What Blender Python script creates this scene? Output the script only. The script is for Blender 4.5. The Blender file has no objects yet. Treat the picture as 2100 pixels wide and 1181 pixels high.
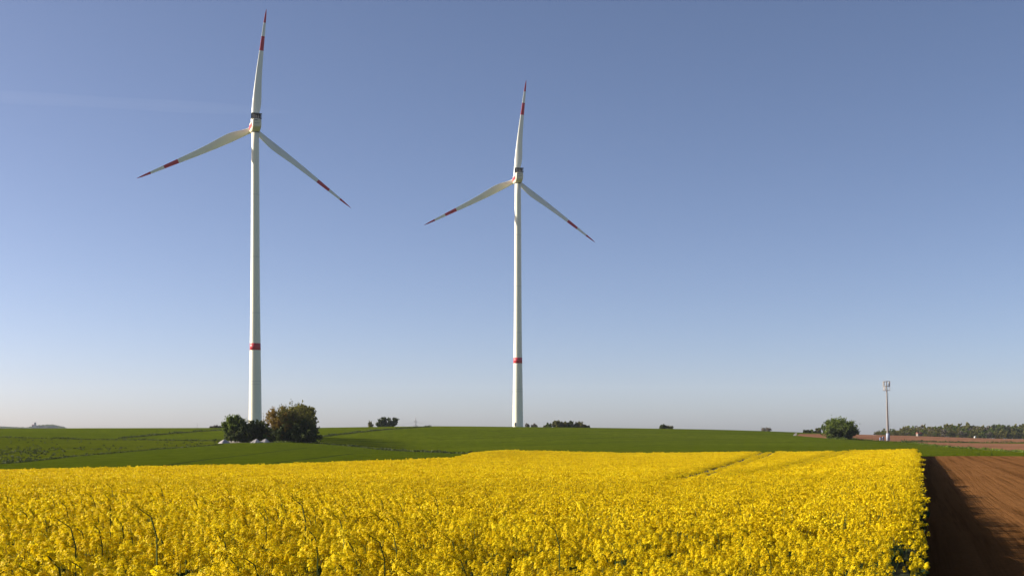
import bpy, math, random
import numpy as np
from mathutils import Vector, Matrix
from mathutils.geometry import delaunay_2d_cdt

# ------------------------------------------------------------------ camera, sky, sun, exposure
SC = bpy.context.scene
COL = SC.collection
F = 2400.0            # focal length in pixels of the 2100 px wide photograph
CX, VH = 1050.0, 886.0  # principal column, eye-level row
EYE = 3.6             # eye height above the datum
SUN_EL = math.radians(20.0)
SUN_BACK = math.radians(7.0)  # how far the sun stands beyond the line to the left

cam_d = bpy.data.cameras.new('camera')
cam_d.sensor_width = 36.0
cam_d.lens = 36.0 * F / 2100.0
cam_d.shift_y = (VH - 590.5) / 2100.0
cam_d.clip_start = 0.1
cam_d.clip_end = 60000
cam = bpy.data.objects.new('camera', cam_d)
COL.objects.link(cam)
cam.location = (0, 0, EYE)
cam.rotation_euler = (math.radians(90), 0, 0)
SC.camera = cam
SC.render.resolution_x = 1024
SC.render.resolution_y = 575

sun_dir = Vector((-math.cos(SUN_BACK) * math.cos(SUN_EL), math.sin(SUN_BACK) * math.cos(SUN_EL), math.sin(SUN_EL)))
world = bpy.data.worlds.new('World')
SC.world = world
world.use_nodes = True
wn = world.node_tree.nodes
wl = world.node_tree.links
wn.clear()
wo = wn.new('ShaderNodeOutputWorld')
wb = wn.new('ShaderNodeBackground')
ws = wn.new('ShaderNodeTexSky')
ws.sky_type = 'NISHITA'
ws.sun_disc = False
ws.sun_elevation = SUN_EL
ws.sun_rotation = math.atan2(sun_dir.x, sun_dir.y)
ws.altitude = 200
ws.air_density = 0.55
ws.dust_density = 1.15
ws.ozone_density = 2.5
wb.inputs['Strength'].default_value = 0.067
wt = wn.new('ShaderNodeMix'); wt.data_type = 'RGBA'; wt.blend_type = 'MULTIPLY'   # white balance of the sky
wt.inputs[0].default_value = 1.0
wt.inputs[7].default_value = (1.19, 1.045, 1.02, 1)
wl.new(ws.outputs[0], wt.inputs[6])
wl.new(wt.outputs[2], wb.inputs['Color'])
wl.new(wb.outputs[0], wo.inputs['Surface'])

sun_d = bpy.data.lights.new('sun', 'SUN')
sun_d.energy = 5.0
sun_d.angle = math.radians(0.55)
sun_d.color = (1.0, 0.90, 0.76)
sun = bpy.data.objects.new('sun', sun_d)
COL.objects.link(sun)
sun.rotation_euler = sun_dir.to_track_quat('Z', 'Y').to_euler()

SC.view_settings.view_transform = 'Standard'
SC.view_settings.look = 'None'
SC.view_settings.gamma = 1.0
SC.view_settings.exposure = 1.12

rng = np.random.default_rng(7)
random.seed(7)

# ------------------------------------------------------------------ helpers
def tag(o, label=None, cat=None, group=None, kind=None):
    if label: o['label'] = label
    if cat: o['category'] = cat
    if group: o['group'] = group
    if kind: o['kind'] = kind
    return o

def link(o, parent=None):
    COL.objects.link(o)
    if parent is not None:
        o.parent = parent
    return o

def thing(name, label, cat, loc, rz=0.0, group=None):
    o = bpy.data.objects.new(name, None)
    o.empty_display_size = 0.5
    link(o)
    o.location = loc
    o.rotation_euler = (0, 0, rz)
    return tag(o, label, cat, group)

class MB:
    """collects verts and faces (with a material index) for one mesh"""
    def __init__(self):
        self.v, self.f, self.m, self.n = [], [], [], 0
    def add(self, verts, faces, mi=0):
        verts = np.asarray(verts, float).reshape(-1, 3)
        self.v.append(verts)
        for q in faces:
            self.f.append([i + self.n for i in q])
            self.m.append(mi)
        self.n += len(verts)
        return self
    def quads(self, verts, mi=0):
        """verts: (N,4,3)"""
        N = len(verts)
        self.v.append(np.asarray(verts, float).reshape(-1, 3))
        idx = (np.arange(N * 4).reshape(N, 4) + self.n).tolist()
        self.f += idx
        if np.ndim(mi): self.m += list(np.asarray(mi, int))
        else: self.m += [mi] * N
        self.n += N * 4
        return self
    def box(self, c, s, mi=0, rot=None):
        c = np.array(c, float); s = np.array(s, float) / 2
        P = np.array([[x, y, z] for z in (-1, 1) for y in (-1, 1) for x in (-1, 1)], float) * s
        if rot is not None: P = P @ np.array(rot).T
        return self.add(P + c, [(0, 2, 3, 1), (4, 5, 7, 6), (0, 1, 5, 4), (2, 6, 7, 3), (0, 4, 6, 2), (1, 3, 7, 5)], mi)
    def tube(self, pts, rad, n=8, mi=0, cap=True):
        pts = np.asarray(pts, float); K = len(pts)
        rad = np.broadcast_to(np.asarray(rad, float), (K,))
        V = []
        t0 = pts[1] - pts[0]
        up = np.array([0, 0, 1.0]) if abs(t0[2]) < 0.9 * np.linalg.norm(t0) else np.array([1.0, 0, 0])
        for i in range(K):
            t = pts[min(i + 1, K - 1)] - pts[max(i - 1, 0)]
            t /= (np.linalg.norm(t) + 1e-9)
            a = np.cross(t, up); a /= (np.linalg.norm(a) + 1e-9)
            b = np.cross(t, a)
            for k in range(n):
                w = 2 * math.pi * k / n
                V.append(pts[i] + rad[i] * (math.cos(w) * a + math.sin(w) * b))
        Fc = []
        for i in range(K - 1):
            for k in range(n):
                k2 = (k + 1) % n
                Fc.append((i * n + k, i * n + k2, (i + 1) * n + k2, (i + 1) * n + k))
        if cap:
            Fc.append(tuple(range(n))[::-1]); Fc.append(tuple(range((K - 1) * n, K * n)))
        return self.add(V, Fc, mi)
    def lathe(self, prof, n=24, mi=0, c=(0, 0, 0), cap=True):
        V = []
        for r, z in prof:
            for k in range(n):
                w = 2 * math.pi * k / n
                V.append((c[0] + r * math.cos(w), c[1] + r * math.sin(w), c[2] + z))
        Fc = []
        K = len(prof)
        for i in range(K - 1):
            for k in range(n):
                k2 = (k + 1) % n
                Fc.append((i * n + k, i * n + k2, (i + 1) * n + k2, (i + 1) * n + k))
        if cap:
            Fc.append(tuple(range(n))[::-1]); Fc.append(tuple(range((K - 1) * n, K * n)))
        return self.add(V, Fc, mi)
    def mesh(self, name, mats, smooth=False):
        me = bpy.data.meshes.new(name)
        V = np.concatenate(self.v) if self.v else np.zeros((0, 3))
        me.from_pydata(V.tolist(), [], self.f)
        for m in (mats if isinstance(mats, (list, tuple)) else [mats]):
            me.materials.append(m)
        if len(self.m): me.polygons.foreach_set('material_index', self.m)
        if smooth: me.polygons.foreach_set('use_smooth', [True] * len(self.f))
        me.update()
        return me
    def build(self, name, mats, parent=None, smooth=False, loc=None):
        o = bpy.data.objects.new(name, self.mesh(name, mats, smooth))
        link(o, parent)
        if loc is not None: o.location = loc
        return o

# ------------------------------------------------------------------ materials
def new_mat(name):
    m = bpy.data.materials.new(name)
    m.use_nodes = True
    nt = m.node_tree
    bs = nt.nodes['Principled BSDF']
    return m, nt, bs

def ramp(nt, fac, stops):
    r = nt.nodes.new('ShaderNodeValToRGB')
    el = r.color_ramp.elements
    el[0].position, el[0].color = stops[0][0], (*stops[0][1], 1)
    el[1].position, el[1].color = stops[-1][0], (*stops[-1][1], 1)
    for p, c in stops[1:-1]:
        e = el.new(p); e.color = (*c, 1)
    nt.links.new(fac, r.inputs[0])
    return r.outputs[0]

def noise(nt, vec, scale, detail=4, rough=0.55):
    n = nt.nodes.new('ShaderNodeTexNoise')
    n.inputs['Scale'].default_value = scale
    n.inputs['Detail'].default_value = detail
    n.inputs['Roughness'].default_value = rough
    if vec is not None: nt.links.new(vec, n.inputs['Vector'])
    return n.outputs['Fac']

def mix(nt, fac, a, b, mode='MIX'):
    n = nt.nodes.new('ShaderNodeMix'); n.data_type = 'RGBA'; n.blend_type = mode
    if isinstance(fac, (int, float)): n.inputs[0].default_value = fac
    else: nt.links.new(fac, n.inputs[0])
    for s, x in ((6, a), (7, b)):
        if isinstance(x, tuple): n.inputs[s].default_value = (*x, 1)
        else: nt.links.new(x, n.inputs[s])
    return n.outputs[2]

def math_n(nt, op, a, b=0.0):
    n = nt.nodes.new('ShaderNodeMath'); n.operation = op
    for i, x in enumerate((a, b)):
        if isinstance(x, (int, float)): n.inputs[i].default_value = x
        else: nt.links.new(x, n.inputs[i])
    return n.outputs[0]

def mapping(nt, rot=0.0, scale=(1, 1, 1)):
    g = nt.nodes.new('ShaderNodeNewGeometry')
    m = nt.nodes.new('ShaderNodeMapping')
    m.inputs['Rotation'].default_value = (0, 0, rot)
    nt.links.new(g.outputs['Position'], m.inputs['Vector'])
    k = nt.nodes.new('ShaderNodeMapping')
    k.inputs['Scale'].default_value = scale
    nt.links.new(m.outputs[0], k.inputs['Vector'])
    return k.outputs[0]

def bump(nt, bs, h, strength, dist):
    b = nt.nodes.new('ShaderNodeBump')
    b.inputs['Strength'].default_value = strength
    b.inputs['Distance'].default_value = dist
    nt.links.new(h, b.inputs['Height'])
    nt.links.new(b.outputs[0], bs.inputs['Normal'])

def plain(name, col, rough=0.6, var=0.08, scale=3.0, spec=0.3, metal=0.0, gen=False):
    m, nt, bs = new_mat(name)
    vec = None
    tc = nt.nodes.new('ShaderNodeTexCoord')
    f = noise(nt, tc.outputs['Object'], scale)
    c2 = tuple(max(0, x * (1 - 2 * var)) for x in col)
    nt.links.new(ramp(nt, f, [(0.3, c2), (0.65, col)]), bs.inputs['Base Color'])
    bs.inputs['Roughness'].default_value = rough
    bs.inputs['Specular IOR Level'].default_value = spec
    bs.inputs['Metallic'].default_value = metal
    return m

def leafy(name, cols, scale=1.0, transl=0.3, rough=0.6, rand=0.0, patch=None):
    """diffuse leaf with light coming through; cols = list of base colours spread by noise"""
    m, nt, bs = new_mat(name)
    g = nt.nodes.new('ShaderNodeNewGeometry')
    f = noise(nt, g.outputs['Position'], scale, 3)
    oi = nt.nodes.new('ShaderNodeObjectInfo')
    if rand:
        f = math_n(nt, 'ADD', f, math_n(nt, 'MULTIPLY', math_n(nt, 'SUBTRACT', oi.outputs['Random'], 0.5), rand))
    n = len(cols)
    c = ramp(nt, f, [(0.30 + 0.4 * i / (n - 1), cols[i]) for i in range(n)])
    if patch:
        f2 = noise(nt, g.outputs['Position'], patch[0], 2)
        c = mix(nt, ramp(nt, f2, [(0.42, (0, 0, 0)), (0.62, (patch[1],) * 3)]), c, patch[2])
    nt.links.new(c, bs.inputs['Base Color'])
    bs.inputs['Roughness'].default_value = rough
    bs.inputs['Specular IOR Level'].default_value = 0.06
    tr = nt.nodes.new('ShaderNodeBsdfTranslucent')
    nt.links.new(c, tr.inputs['Color'])
    ms = nt.nodes.new('ShaderNodeMixShader')
    ms.inputs[0].default_value = transl
    nt.links.new(bs.outputs[0], ms.inputs[1])
    nt.links.new(tr.outputs[0], ms.inputs[2])
    out = nt.nodes['Material Output']
    nt.links.new(ms.outputs[0], out.inputs['Surface'])
    return m

EDGE_A = math.atan2(830.0, F)          # direction of the rape field's right edge

def green_mat(name, c1, c2, row_dir, contrast=1.0, big=0.012):
    m, nt, bs = new_mat(name)
    v = mapping(nt)
    fb = noise(nt, v, big, 4)
    fm = noise(nt, v, 0.9, 5, 0.7)
    rows = noise(nt, mapping(nt, row_dir, (1.0, 0.03, 1.0)), 0.22, 3, 0.6)
    c = ramp(nt, fb, [(0.35, c1), (0.65, c2)])
    d = tuple(x * (0.62) for x in c1)
    c = mix(nt, ramp(nt, fm, [(0.35, (0.55 * contrast,) * 3), (0.6, (0, 0, 0))]), c, d)
    c = mix(nt, ramp(nt, rows, [(0.36, (0.45 * contrast,) * 3), (0.56, (0, 0, 0))]), c, d)
    nt.links.new(c, bs.inputs['Base Color'])
    bs.inputs['Roughness'].default_value = 0.9
    bs.inputs['Specular IOR Level'].default_value = 0.0
    gr = noise(nt, v, 0.30, 7, 0.85)
    c = mix(nt, ramp(nt, gr, [(0.40, (0.95 * contrast,) * 3), (0.56, (0, 0, 0))]), c, d)
    nt.links.new(c, bs.inputs['Base Color'])
    h = math_n(nt, 'ADD', math_n(nt, 'MULTIPLY', gr, 1.5), rows)
    bump(nt, bs, h, 1.0, 0.8)
    return m

def soil_mat(name, c1, c2, row_dir, fine=1.0, bumpd=0.12):
    m, nt, bs = new_mat(name)
    v = mapping(nt)
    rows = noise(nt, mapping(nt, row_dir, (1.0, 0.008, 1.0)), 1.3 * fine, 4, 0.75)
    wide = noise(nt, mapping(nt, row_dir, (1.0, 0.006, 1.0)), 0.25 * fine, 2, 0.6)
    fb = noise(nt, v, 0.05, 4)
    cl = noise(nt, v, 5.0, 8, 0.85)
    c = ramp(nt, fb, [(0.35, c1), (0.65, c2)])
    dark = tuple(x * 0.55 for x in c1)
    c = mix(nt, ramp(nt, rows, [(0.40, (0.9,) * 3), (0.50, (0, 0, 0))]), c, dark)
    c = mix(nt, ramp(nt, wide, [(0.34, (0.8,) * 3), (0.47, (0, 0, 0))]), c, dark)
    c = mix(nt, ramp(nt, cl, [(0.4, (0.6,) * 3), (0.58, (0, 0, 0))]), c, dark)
    nt.links.new(c, bs.inputs['Base Color'])
    bs.inputs['Roughness'].default_value = 0.9
    bs.inputs['Specular IOR Level'].default_value = 0.0
    h = math_n(nt, 'ADD', math_n(nt, 'MULTIPLY', rows, 1.4), math_n(nt, 'MULTIPLY', cl, 0.8))
    bump(nt, bs, h, 1.0, bumpd)
    return m

M = {}
M['wheat'] = green_mat('wheat', (0.0896, 0.1216, 0.0048), (0.1360, 0.1696, 0.0096), math.radians(68))
M['wheat_dark'] = green_mat('wheat_dark', (0.0816, 0.1136, 0.0056), (0.1200, 0.1504, 0.0096), math.radians(50))
M['meadow'] = green_mat('meadow', (0.0976, 0.1240, 0.0056), (0.1320, 0.1560, 0.0096), math.radians(60), 1.3, 0.03)
M['track'] = green_mat('tramline', (0.0320, 0.0496, 0.0112), (0.0440, 0.0600, 0.0144), 0, 0.6)
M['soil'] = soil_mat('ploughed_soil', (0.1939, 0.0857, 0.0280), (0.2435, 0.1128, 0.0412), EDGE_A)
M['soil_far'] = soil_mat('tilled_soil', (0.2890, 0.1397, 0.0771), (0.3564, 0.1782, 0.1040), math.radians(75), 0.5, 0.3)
M['gravel'] = plain('gravel_track', (0.2720, 0.2400, 0.2080), 0.9, 0.15, 0.5)
M['undersoil'] = plain('field_soil', (0.05, 0.045, 0.02), 0.9, 0.2, 0.7)
M['petal'] = leafy('rape_petal', [(0.5808, 0.4195, 0.0044), (0.7216, 0.5472, 0.0070), (0.7920, 0.6384, 0.0123)], 1.2, 0.34, 0.5, 0.25)
M['bud'] = leafy('rape_bud', [(0.30, 0.30, 0.02), (0.50, 0.42, 0.02)], 5.0, 0.3)
M['stem'] = leafy('rape_stem', [(0.045, 0.075, 0.020), (0.09, 0.13, 0.035)], 4.0, 0.15)
M['rleaf'] = leafy('rape_leaf', [(0.018, 0.040, 0.018), (0.045, 0.085, 0.030)], 3.0, 0.3)
M['canopy'] = plain('rape_understorey', (0.0480, 0.0520, 0.0096), 0.9, 0.3, 2.0)
M['bark'] = plain('bark', (0.075, 0.060, 0.045), 0.9, 0.25, 2.0)
M['tower'] = plain('tower_paint', (0.7783, 0.7499, 0.6075), 0.45, 0.015, 0.05, 0.4)
M['blade'] = plain('blade_paint', (0.7404, 0.7404, 0.6455), 0.40, 0.02, 0.1, 0.4)
M['red'] = plain('red_paint', (0.50, 0.030, 0.045), 0.45, 0.05, 0.3)
M['nacelle'] = plain('nacelle_paint', (0.6660, 0.6210, 0.4680), 0.45, 0.06, 0.5)
M['seam'] = plain('seam', (0.52, 0.52, 0.46), 0.6, 0.05)
M['dark'] = plain('dark_grille', (0.018, 0.028, 0.030), 0.5, 0.1)
M['galv'] = plain('galvanised_steel', (0.26, 0.25, 0.25), 0.5, 0.1, 1.0, 0.5, 0.3)
M['mast'] = plain('mast_concrete', (0.2176, 0.1895, 0.1755), 0.7, 0.1, 0.6)
M['mastbase'] = plain('mast_foot', (0.30, 0.34, 0.42), 0.7, 0.1, 0.6)
M['antenna'] = plain('antenna_white', (0.50, 0.48, 0.46), 0.5, 0.05)
M['cabinet'] = plain('cabinet_blue', (0.22, 0.30, 0.48), 0.5, 0.08)
M['heap'] = plain('pale_gravel', (0.3910, 0.3655, 0.3570), 0.95, 0.22, 3.0)
M['white'] = plain('white_render', (0.78, 0.76, 0.72), 0.8, 0.05)
M['stucco'] = plain('grey_render', (0.20, 0.18, 0.16), 0.8, 0.1)
M['roof'] = plain('red_tiles', (0.20, 0.075, 0.05), 0.8, 0.15)
M['stone'] = plain('castle_stone', (0.26, 0.24, 0.22), 0.9, 0.1, 0.1)
M['hill'] = plain('wooded_hill', (0.050, 0.065, 0.030), 0.95, 0.25, 0.01)

# ------------------------------------------------------------------ terrain
def zv(v, Y): return -(v - VH) / F * Y
CP = []   # (u, Y, z relative to the eye)
def cp(u, Y, v=None, z=None): CP.append((u, Y, zv(v, Y) if z is None else z))
H = 1.4
# under the rape (given by the canopy top seen in the photo, then lowered)
for u, v, Y in [(-500, 1181, 9), (0, 1181, 9), (450, 1181, 10), (900, 1181, 12), (1400, 1181, 14), (1870, 1181, 16),
                (-500, 1050, 24), (0, 1050, 24), (900, 1050, 30), (1500, 1050, 34),
                (0, 1000, 50), (900, 980, 76), (1400, 975, 84), (-500, 970, 112), (0, 965, 108), (600, 951, 125), (950, 938, 150),
                (1100, 924, 200), (1300, 928, 205), (1500, 926, 208), (1700, 925, 208)]:
    cp(u, Y, z=zv(v, Y) - H)
for u, z in [(-500, -2.3), (0, -2.4), (900, -2.9), (1870, -3.2), (3000, -3.2)]: cp(u, 4, z=z)
# ploughed soil to the right
for u, v, Y in [(1880, 1120, 35), (1880, 1023, 68), (1880, 962, 128), (1885, 935, 210), (2100, 1120, 35), (2100, 1023, 67), (2100, 962, 125),
                (2100, 935, 205), (2700, 1023, 67), (2700, 935, 205)]: cp(u, Y, v=v)
# dip and green fields beyond
for u, v, Y in [(-500, 963, 155), (0, 961, 155), (300, 956, 160), (600, 948, 165), (900, 937, 190), (1060, 920, 290), (1300, 922, 285), (1500, 921, 285),
                (1700, 921, 285), (1900, 920, 290), (2100, 926, 265), (-500, 950, 210), (0, 949, 210), (300, 925, 265), (450, 908, 325), (600, 905.5, 330),
                (850, 920, 322), (980, 929, 230), (0, 900, 370), (-500, 900, 370), (250, 899, 400), (700, 893, 420), (1000, 900, 400), (1300, 900, 420), (1500, 903, 430),
                (1700, 898, 480), (1830, 904, 550), (2100, 918, 400), (2100, 908, 600), (2700, 905, 600),
                (-500, 877.5, 620), (0, 878, 620), (200, 877.5, 620), (450, 877, 610), (700, 876, 590), (900, 874, 565), (1100, 876.5, 560), (1300, 880, 560),
                (1500, 884.5, 575), (1640, 888.5, 620), (1760, 890.5, 900), (1850, 893, 1000), (2100, 900, 1060), (2700, 903, 1000), (2000, 898, 1050)]: cp(u, Y, v=v)
for u in (-500, 200, 700, 1100, 1500): cp(u, 800, z=1.2 if u > 0 else 0.5)
cp(1060, 764, z=1.8); cp(523, 640, z=2.0)
for u in (-500, 200, 700, 1100, 1500): cp(u, 1500, z=-9)
for u in (1750, 2100, 2700): cp(u, 1500, z=-9)
for u in (-500, 600, 1300, 2000, 2700): cp(u, 3000, z=-26); cp(u, 8000, z=-42); cp(u, 24000, z=-60)
CPa = np.array(CP)
PX = np.stack([(CPa[:, 0] - CX) / 900.0, np.log(CPa[:, 1])], 1)
def _k(r2): return 0.5 * r2 * np.log(r2 + 1e-12)
_n = len(PX)
A = np.zeros((_n + 3, _n + 3))
A[:_n, :_n] = _k(((PX[:, None] - PX[None]) ** 2).sum(-1)) + np.eye(_n) * 0.0015
A[:_n, _n:] = np.c_[np.ones(_n), PX]; A[_n:, :_n] = A[:_n, _n:].T
# interpolate the tangent of the view angle in the mid ground, metres elsewhere: work on z / Y**0.5
_sc = np.sqrt(CPa[:, 1])
W = np.linalg.solve(A, np.r_[CPa[:, 2] / _sc, np.zeros(3)])
def tps(a, L):
    out = np.empty(a.shape)
    for s in range(0, a.size, 20000):
        q = np.stack([a.flat[s:s + 20000], L.flat[s:s + 20000]], 1)
        k = _k(((q[:, None] - PX[None]) ** 2).sum(-1))
        out.flat[s:s + 20000] = k @ W[:_n] + np.c_[np.ones(len(q)), q] @ W[_n:]
    return out
def ground(X, Y):
    """terrain height (world z) at plan positions"""
    X = np.atleast_1d(np.asarray(X, float)); Y = np.atleast_1d(np.asarray(Y, float))
    th = np.arctan2(X, Y); r = np.hypot(X, Y) + 1e-6
    tc = np.clip(th, -0.62, 0.62)
    a = np.tan(tc) * F / 900.0
    Yc = np.clip(r * np.cos(tc), 4.0, 24000)
    z = tps(a, np.log(Yc)) * np.sqrt(Yc)
    w = np.clip((np.abs(th) - 1.0) / 1.4, 0, 1); w = w * w * (3 - 2 * w)
    zb = -3.2 - 10 * np.clip(np.log(r / 300.0), 0, 3)
    return EYE + z * (1 - w) + zb * w
def gz(x, y): return float(ground(x, y)[0])
def at(u, Y, dz=0.0):
    x = (u - CX) / F * Y
    return Vector((x, Y, gz(x, Y) + dz))
_YS = np.exp(np.linspace(math.log(5), math.log(2500), 3000))
def hit(u, v, lift=0.0):
    """plan position where the line of sight through a photo point meets the terrain"""
    x = (u - CX) / F * _YS
    g = ground(x, _YS) + lift
    ray = EYE + zv(v, 1.0) * _YS
    i = np.argmax(g >= ray)
    if g[i] < ray[i]: i = int(np.argmin(ray - g))
    return (float(x[i]), float(_YS[i]))

def dense(poly, closed=True, n=12):
    out = []
    P = list(poly) + ([poly[0]] if closed else [])
    for a, b in zip(P[:-1], P[1:]):
        for k in range(n): out.append((a[0] + (b[0] - a[0]) * k / n, a[1] + (b[1] - a[1]) * k / n))
    if not closed: out.append(P[-1])
    return out
def inside(poly, X, Y):
    res = np.zeros(X.shape, bool)
    P = np.array(poly)
    x1, y1 = P[:, 0], P[:, 1]; x2, y2 = np.roll(x1, -1), np.roll(y1, -1)
    for a, b, c, d in zip(x1, y1, x2, y2):
        if b == d: continue
        cond = ((b > Y) != (d > Y)) & (X < (c - a) * (Y - b) / (d - b) + a)
        res ^= cond
    return res
def uy(u, Y): return ((u - CX) / F * Y, Y)

EX = math.sin(EDGE_A); EYd = math.cos(EDGE_A)
corner = uy(1880, 209)
rape_poly = [(EX * 4.5, EYd * 4.5)] + [uy(1880, y) for y in (20, 60, 120)] + [corner, uy(1800, 210), uy(1700, 210), uy(1500, 210), uy(1300, 207), uy(1180, 205), uy(1100, 203),
             uy(1050, 200), uy(1000, 186), uy(960, 165), uy(940, 153), uy(850, 142), uy(700, 131), uy(600, 126), uy(300, 115), uy(0, 109), uy(-300, 111), uy(-900, 112), uy(-900, 20), (-12, 4.5)]
soil_poly = [(EX * 4.5, EYd * 4.5)] + [uy(1880, y) for y in (20, 60, 120)] + [corner, uy(2100, 205), uy(2700, 203), uy(3600, 200), (60, 20), (25, 4.5)]
tilled1 = [hit(1634, 893), hit(1700, 899), hit(1830, 904.5), uy(1900, 575), uy(2100, 610), uy(2800, 600), uy(2800, 1000), uy(2100, 1010), uy(1900, 960), uy(1850, 930), uy(1760, 850), uy(1640, 600)]
tilled2 = [uy(1850, 540), hit(1900, 911), hit(1950, 916.5), hit(2020, 922), hit(2100, 927), uy(2700, 260), uy(2800, 560), uy(2100, 575), uy(1900, 560)]
green_strip = [uy(2000, 588), uy(2100, 577), uy(2800, 562), uy(2800, 598), uy(2100, 606)]
meadow_poly = [uy(-900, 385), hit(0, 897), hit(240, 899), hit(452, 903), hit(455, 911), hit(300, 922), hit(150, 935), hit(0, 950), uy(-900, 205)]
dark_poly = [uy(-900, 204), hit(0, 950.2), hit(150, 935.2), hit(300, 922.2), hit(455, 911.2), hit(560, 907), hit(645, 908), hit(743, 916.5), hit(857, 925.5), hit(985, 930), uy(1010, 200), uy(940, 152.6),
             uy(850, 141.5), uy(700, 130.5), uy(600, 125.5), uy(300, 114.5), uy(0, 108.5), uy(-900, 111)]
pad_poly = [hit(452, 904), hit(560, 904.5), hit(640, 905), hit(640, 907.5), hit(560, 906.7), hit(455, 908.5)]
gravel_poly = [hit(1626, 893), hit(1633, 893), uy(1635, 640), uy(1631, 640)]

def ribbon(pts, w):
    P = np.array(pts); out_l, out_r = [], []
    for i in range(len(P)):
        t = P[min(i + 1, len(P) - 1)] - P[max(i - 1, 0)]; t /= np.linalg.norm(t)
        nrm = np.array([-t[1], t[0]]) * w / 2
        out_l.append(tuple(P[i] + nrm)); out_r.append(tuple(P[i] - nrm))
    return out_l + out_r[::-1]
tram_img = [
    [(1000, 884.5), (1070, 881), (1140, 878)],
    [(1000, 893.5), (1100, 889), (1250, 883.5), (1400, 884)],
    [(900, 902), (1000, 897.5), (1200, 890), (1400, 887)],
    [(1000, 908), (1150, 901.5), (1300, 895), (1500, 890), (1640, 892)],
    [(1000, 918), (1120, 911.5), (1300, 905), (1500, 899), (1620, 897)],
    [(1300, 914), (1500, 908), (1700, 904)],
    [(330, 955), (420, 942), (520, 931), (600, 921), (630, 918)],
    [(560, 948), (650, 939), (720, 930), (760, 929)],
    [(60, 885), (200, 882), (330, 880)],
]
trams = []
for L in tram_img:
    pts = []
    for (a, b), (c, d) in zip(L[:-1], L[1:]):
        for k in range(6): pts.append(hit(a + (c - a) * k / 6, b + (d - b) * k / 6))
    pts.append(hit(*L[-1]))
    P = np.array(pts); Q = P.copy()
    for _ in range(3): Q[1:-1] = (Q[:-2] + Q[1:-1] * 2 + Q[2:]) / 4
    trams.append(ribbon([tuple(q) for q in Q], 1.1))

regions = [('rapeseed_soil', rape_poly, 'undersoil'), ('ploughed_field', soil_poly, 'soil'), ('green_strip', green_strip, 'meadow'),
           ('tilled_field', tilled1, 'soil_far'), ('tilled_field', tilled2, 'soil_far'),
           ('gravel_track', gravel_poly, 'gravel'), ('gravel_track', pad_poly, 'gravel')] + \
          [('tram', t, 'track') for t in trams] + \
          [('meadow', meadow_poly, 'meadow'), ('lower_green_field', dark_poly, 'wheat_dark')]

def to_param(P):
    P = np.asarray(P, float)
    return np.stack([np.arctan2(P[:, 0], P[:, 1]), np.log(np.hypot(P[:, 0], P[:, 1]))], 1)
th = np.concatenate([np.arange(-3.14, -0.75, 0.15), np.arange(-0.72, 0.72, 0.0065), np.arange(0.75, 3.15, 0.15)])
lr = np.concatenate([np.arange(math.log(0.6), math.log(5), 0.25), np.arange(math.log(5), math.log(1500), 0.032), np.arange(math.log(1560), math.log(6400), 0.10)])
TT, LL = np.meshgrid(th, lr)
g = np.stack([TT.ravel(), LL.ravel()], 1)
g += rng.normal(0, 0.0006, g.shape)
pts = [tuple(p) for p in g]
edges = []
for nm, poly, mt in regions:
    d = dense(poly, True, 1 if nm == 'tram' else 10)
    q = to_param(d)
    s = len(pts)
    pts += [tuple(p) for p in q]
    edges += [(s + i, s + (i + 1) % len(q)) for i in range(len(q))]
vs, es, fs, _, _, _ = delaunay_2d_cdt([Vector(p) for p in pts], edges, [], 0, 1e-7)
PV = np.array([(v[0], v[1]) for v in vs])
TX = np.sin(PV[:, 0]) * np.exp(PV[:, 1]); TY = np.cos(PV[:, 0]) * np.exp(PV[:, 1])
TZ = ground(TX, TY)
FA = np.array([f for f in fs if len(f) == 3])
pc = PV[FA].mean(1)
cxr = np.sin(pc[:, 0]) * np.exp(pc[:, 1]); cyr = np.cos(pc[:, 0]) * np.exp(pc[:, 1])
rid = np.full(len(FA), -1)
for i, (nm, poly, mt) in enumerate(regions):
    d = dense(poly, True, 10) if nm != 'tram' else poly
    m = inside(d, cxr, cyr) & (rid < 0)
    rid[m] = i
# close the ring behind the camera and the hole under it
def sub_mesh(name, faces, matidx, mats, zoff=0.0):
    used, inv = np.unique(faces.ravel(), return_inverse=True)
    me = bpy.data.meshes.new(name)
    co = np.stack([TX[used], TY[used], TZ[used] + (zoff if np.ndim(zoff) == 0 else zoff[used])], 1)
    me.from_pydata(co.tolist(), [], inv.reshape(-1, 3)[:, ::-1].tolist())
    for m in mats: me.materials.append(m)
    me.polygons.foreach_set('material_index', np.asarray(matidx, np.int32))
    me.polygons.foreach_set('use_smooth', [True] * len(faces))
    me.update()
    return me
tram_ids = [i for i, r in enumerate(regions) if r[0] == 'tram']
def field_obj(name, sel, mats, midx):
    o = bpy.data.objects.new(name, sub_mesh(name, FA[sel], midx[sel], mats))
    link(o); tag(o, kind='structure'); return o
is_tram = np.isin(rid, tram_ids)
# a tram line lying in the darker field belongs to that field
dark_i = [i for i, r in enumerate(regions) if r[0] == 'lower_green_field'][0]
in_dark = inside(dense(dark_poly, True, 10), cxr, cyr)
field_obj('green_field', (rid == -1) | (is_tram & ~in_dark), [M['wheat'], M['track']], is_tram.astype(int))
field_obj('lower_green_field', (rid == dark_i) | (is_tram & in_dark), [M['wheat_dark'], M['track']], is_tram.astype(int))
zero = np.zeros(len(FA), int)
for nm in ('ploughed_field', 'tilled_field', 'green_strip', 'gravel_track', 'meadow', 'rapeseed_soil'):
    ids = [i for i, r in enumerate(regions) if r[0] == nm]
    field_obj(nm, np.isin(rid, ids), [M[[r[2] for r in regions if r[0] == nm][0]]], zero)

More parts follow.
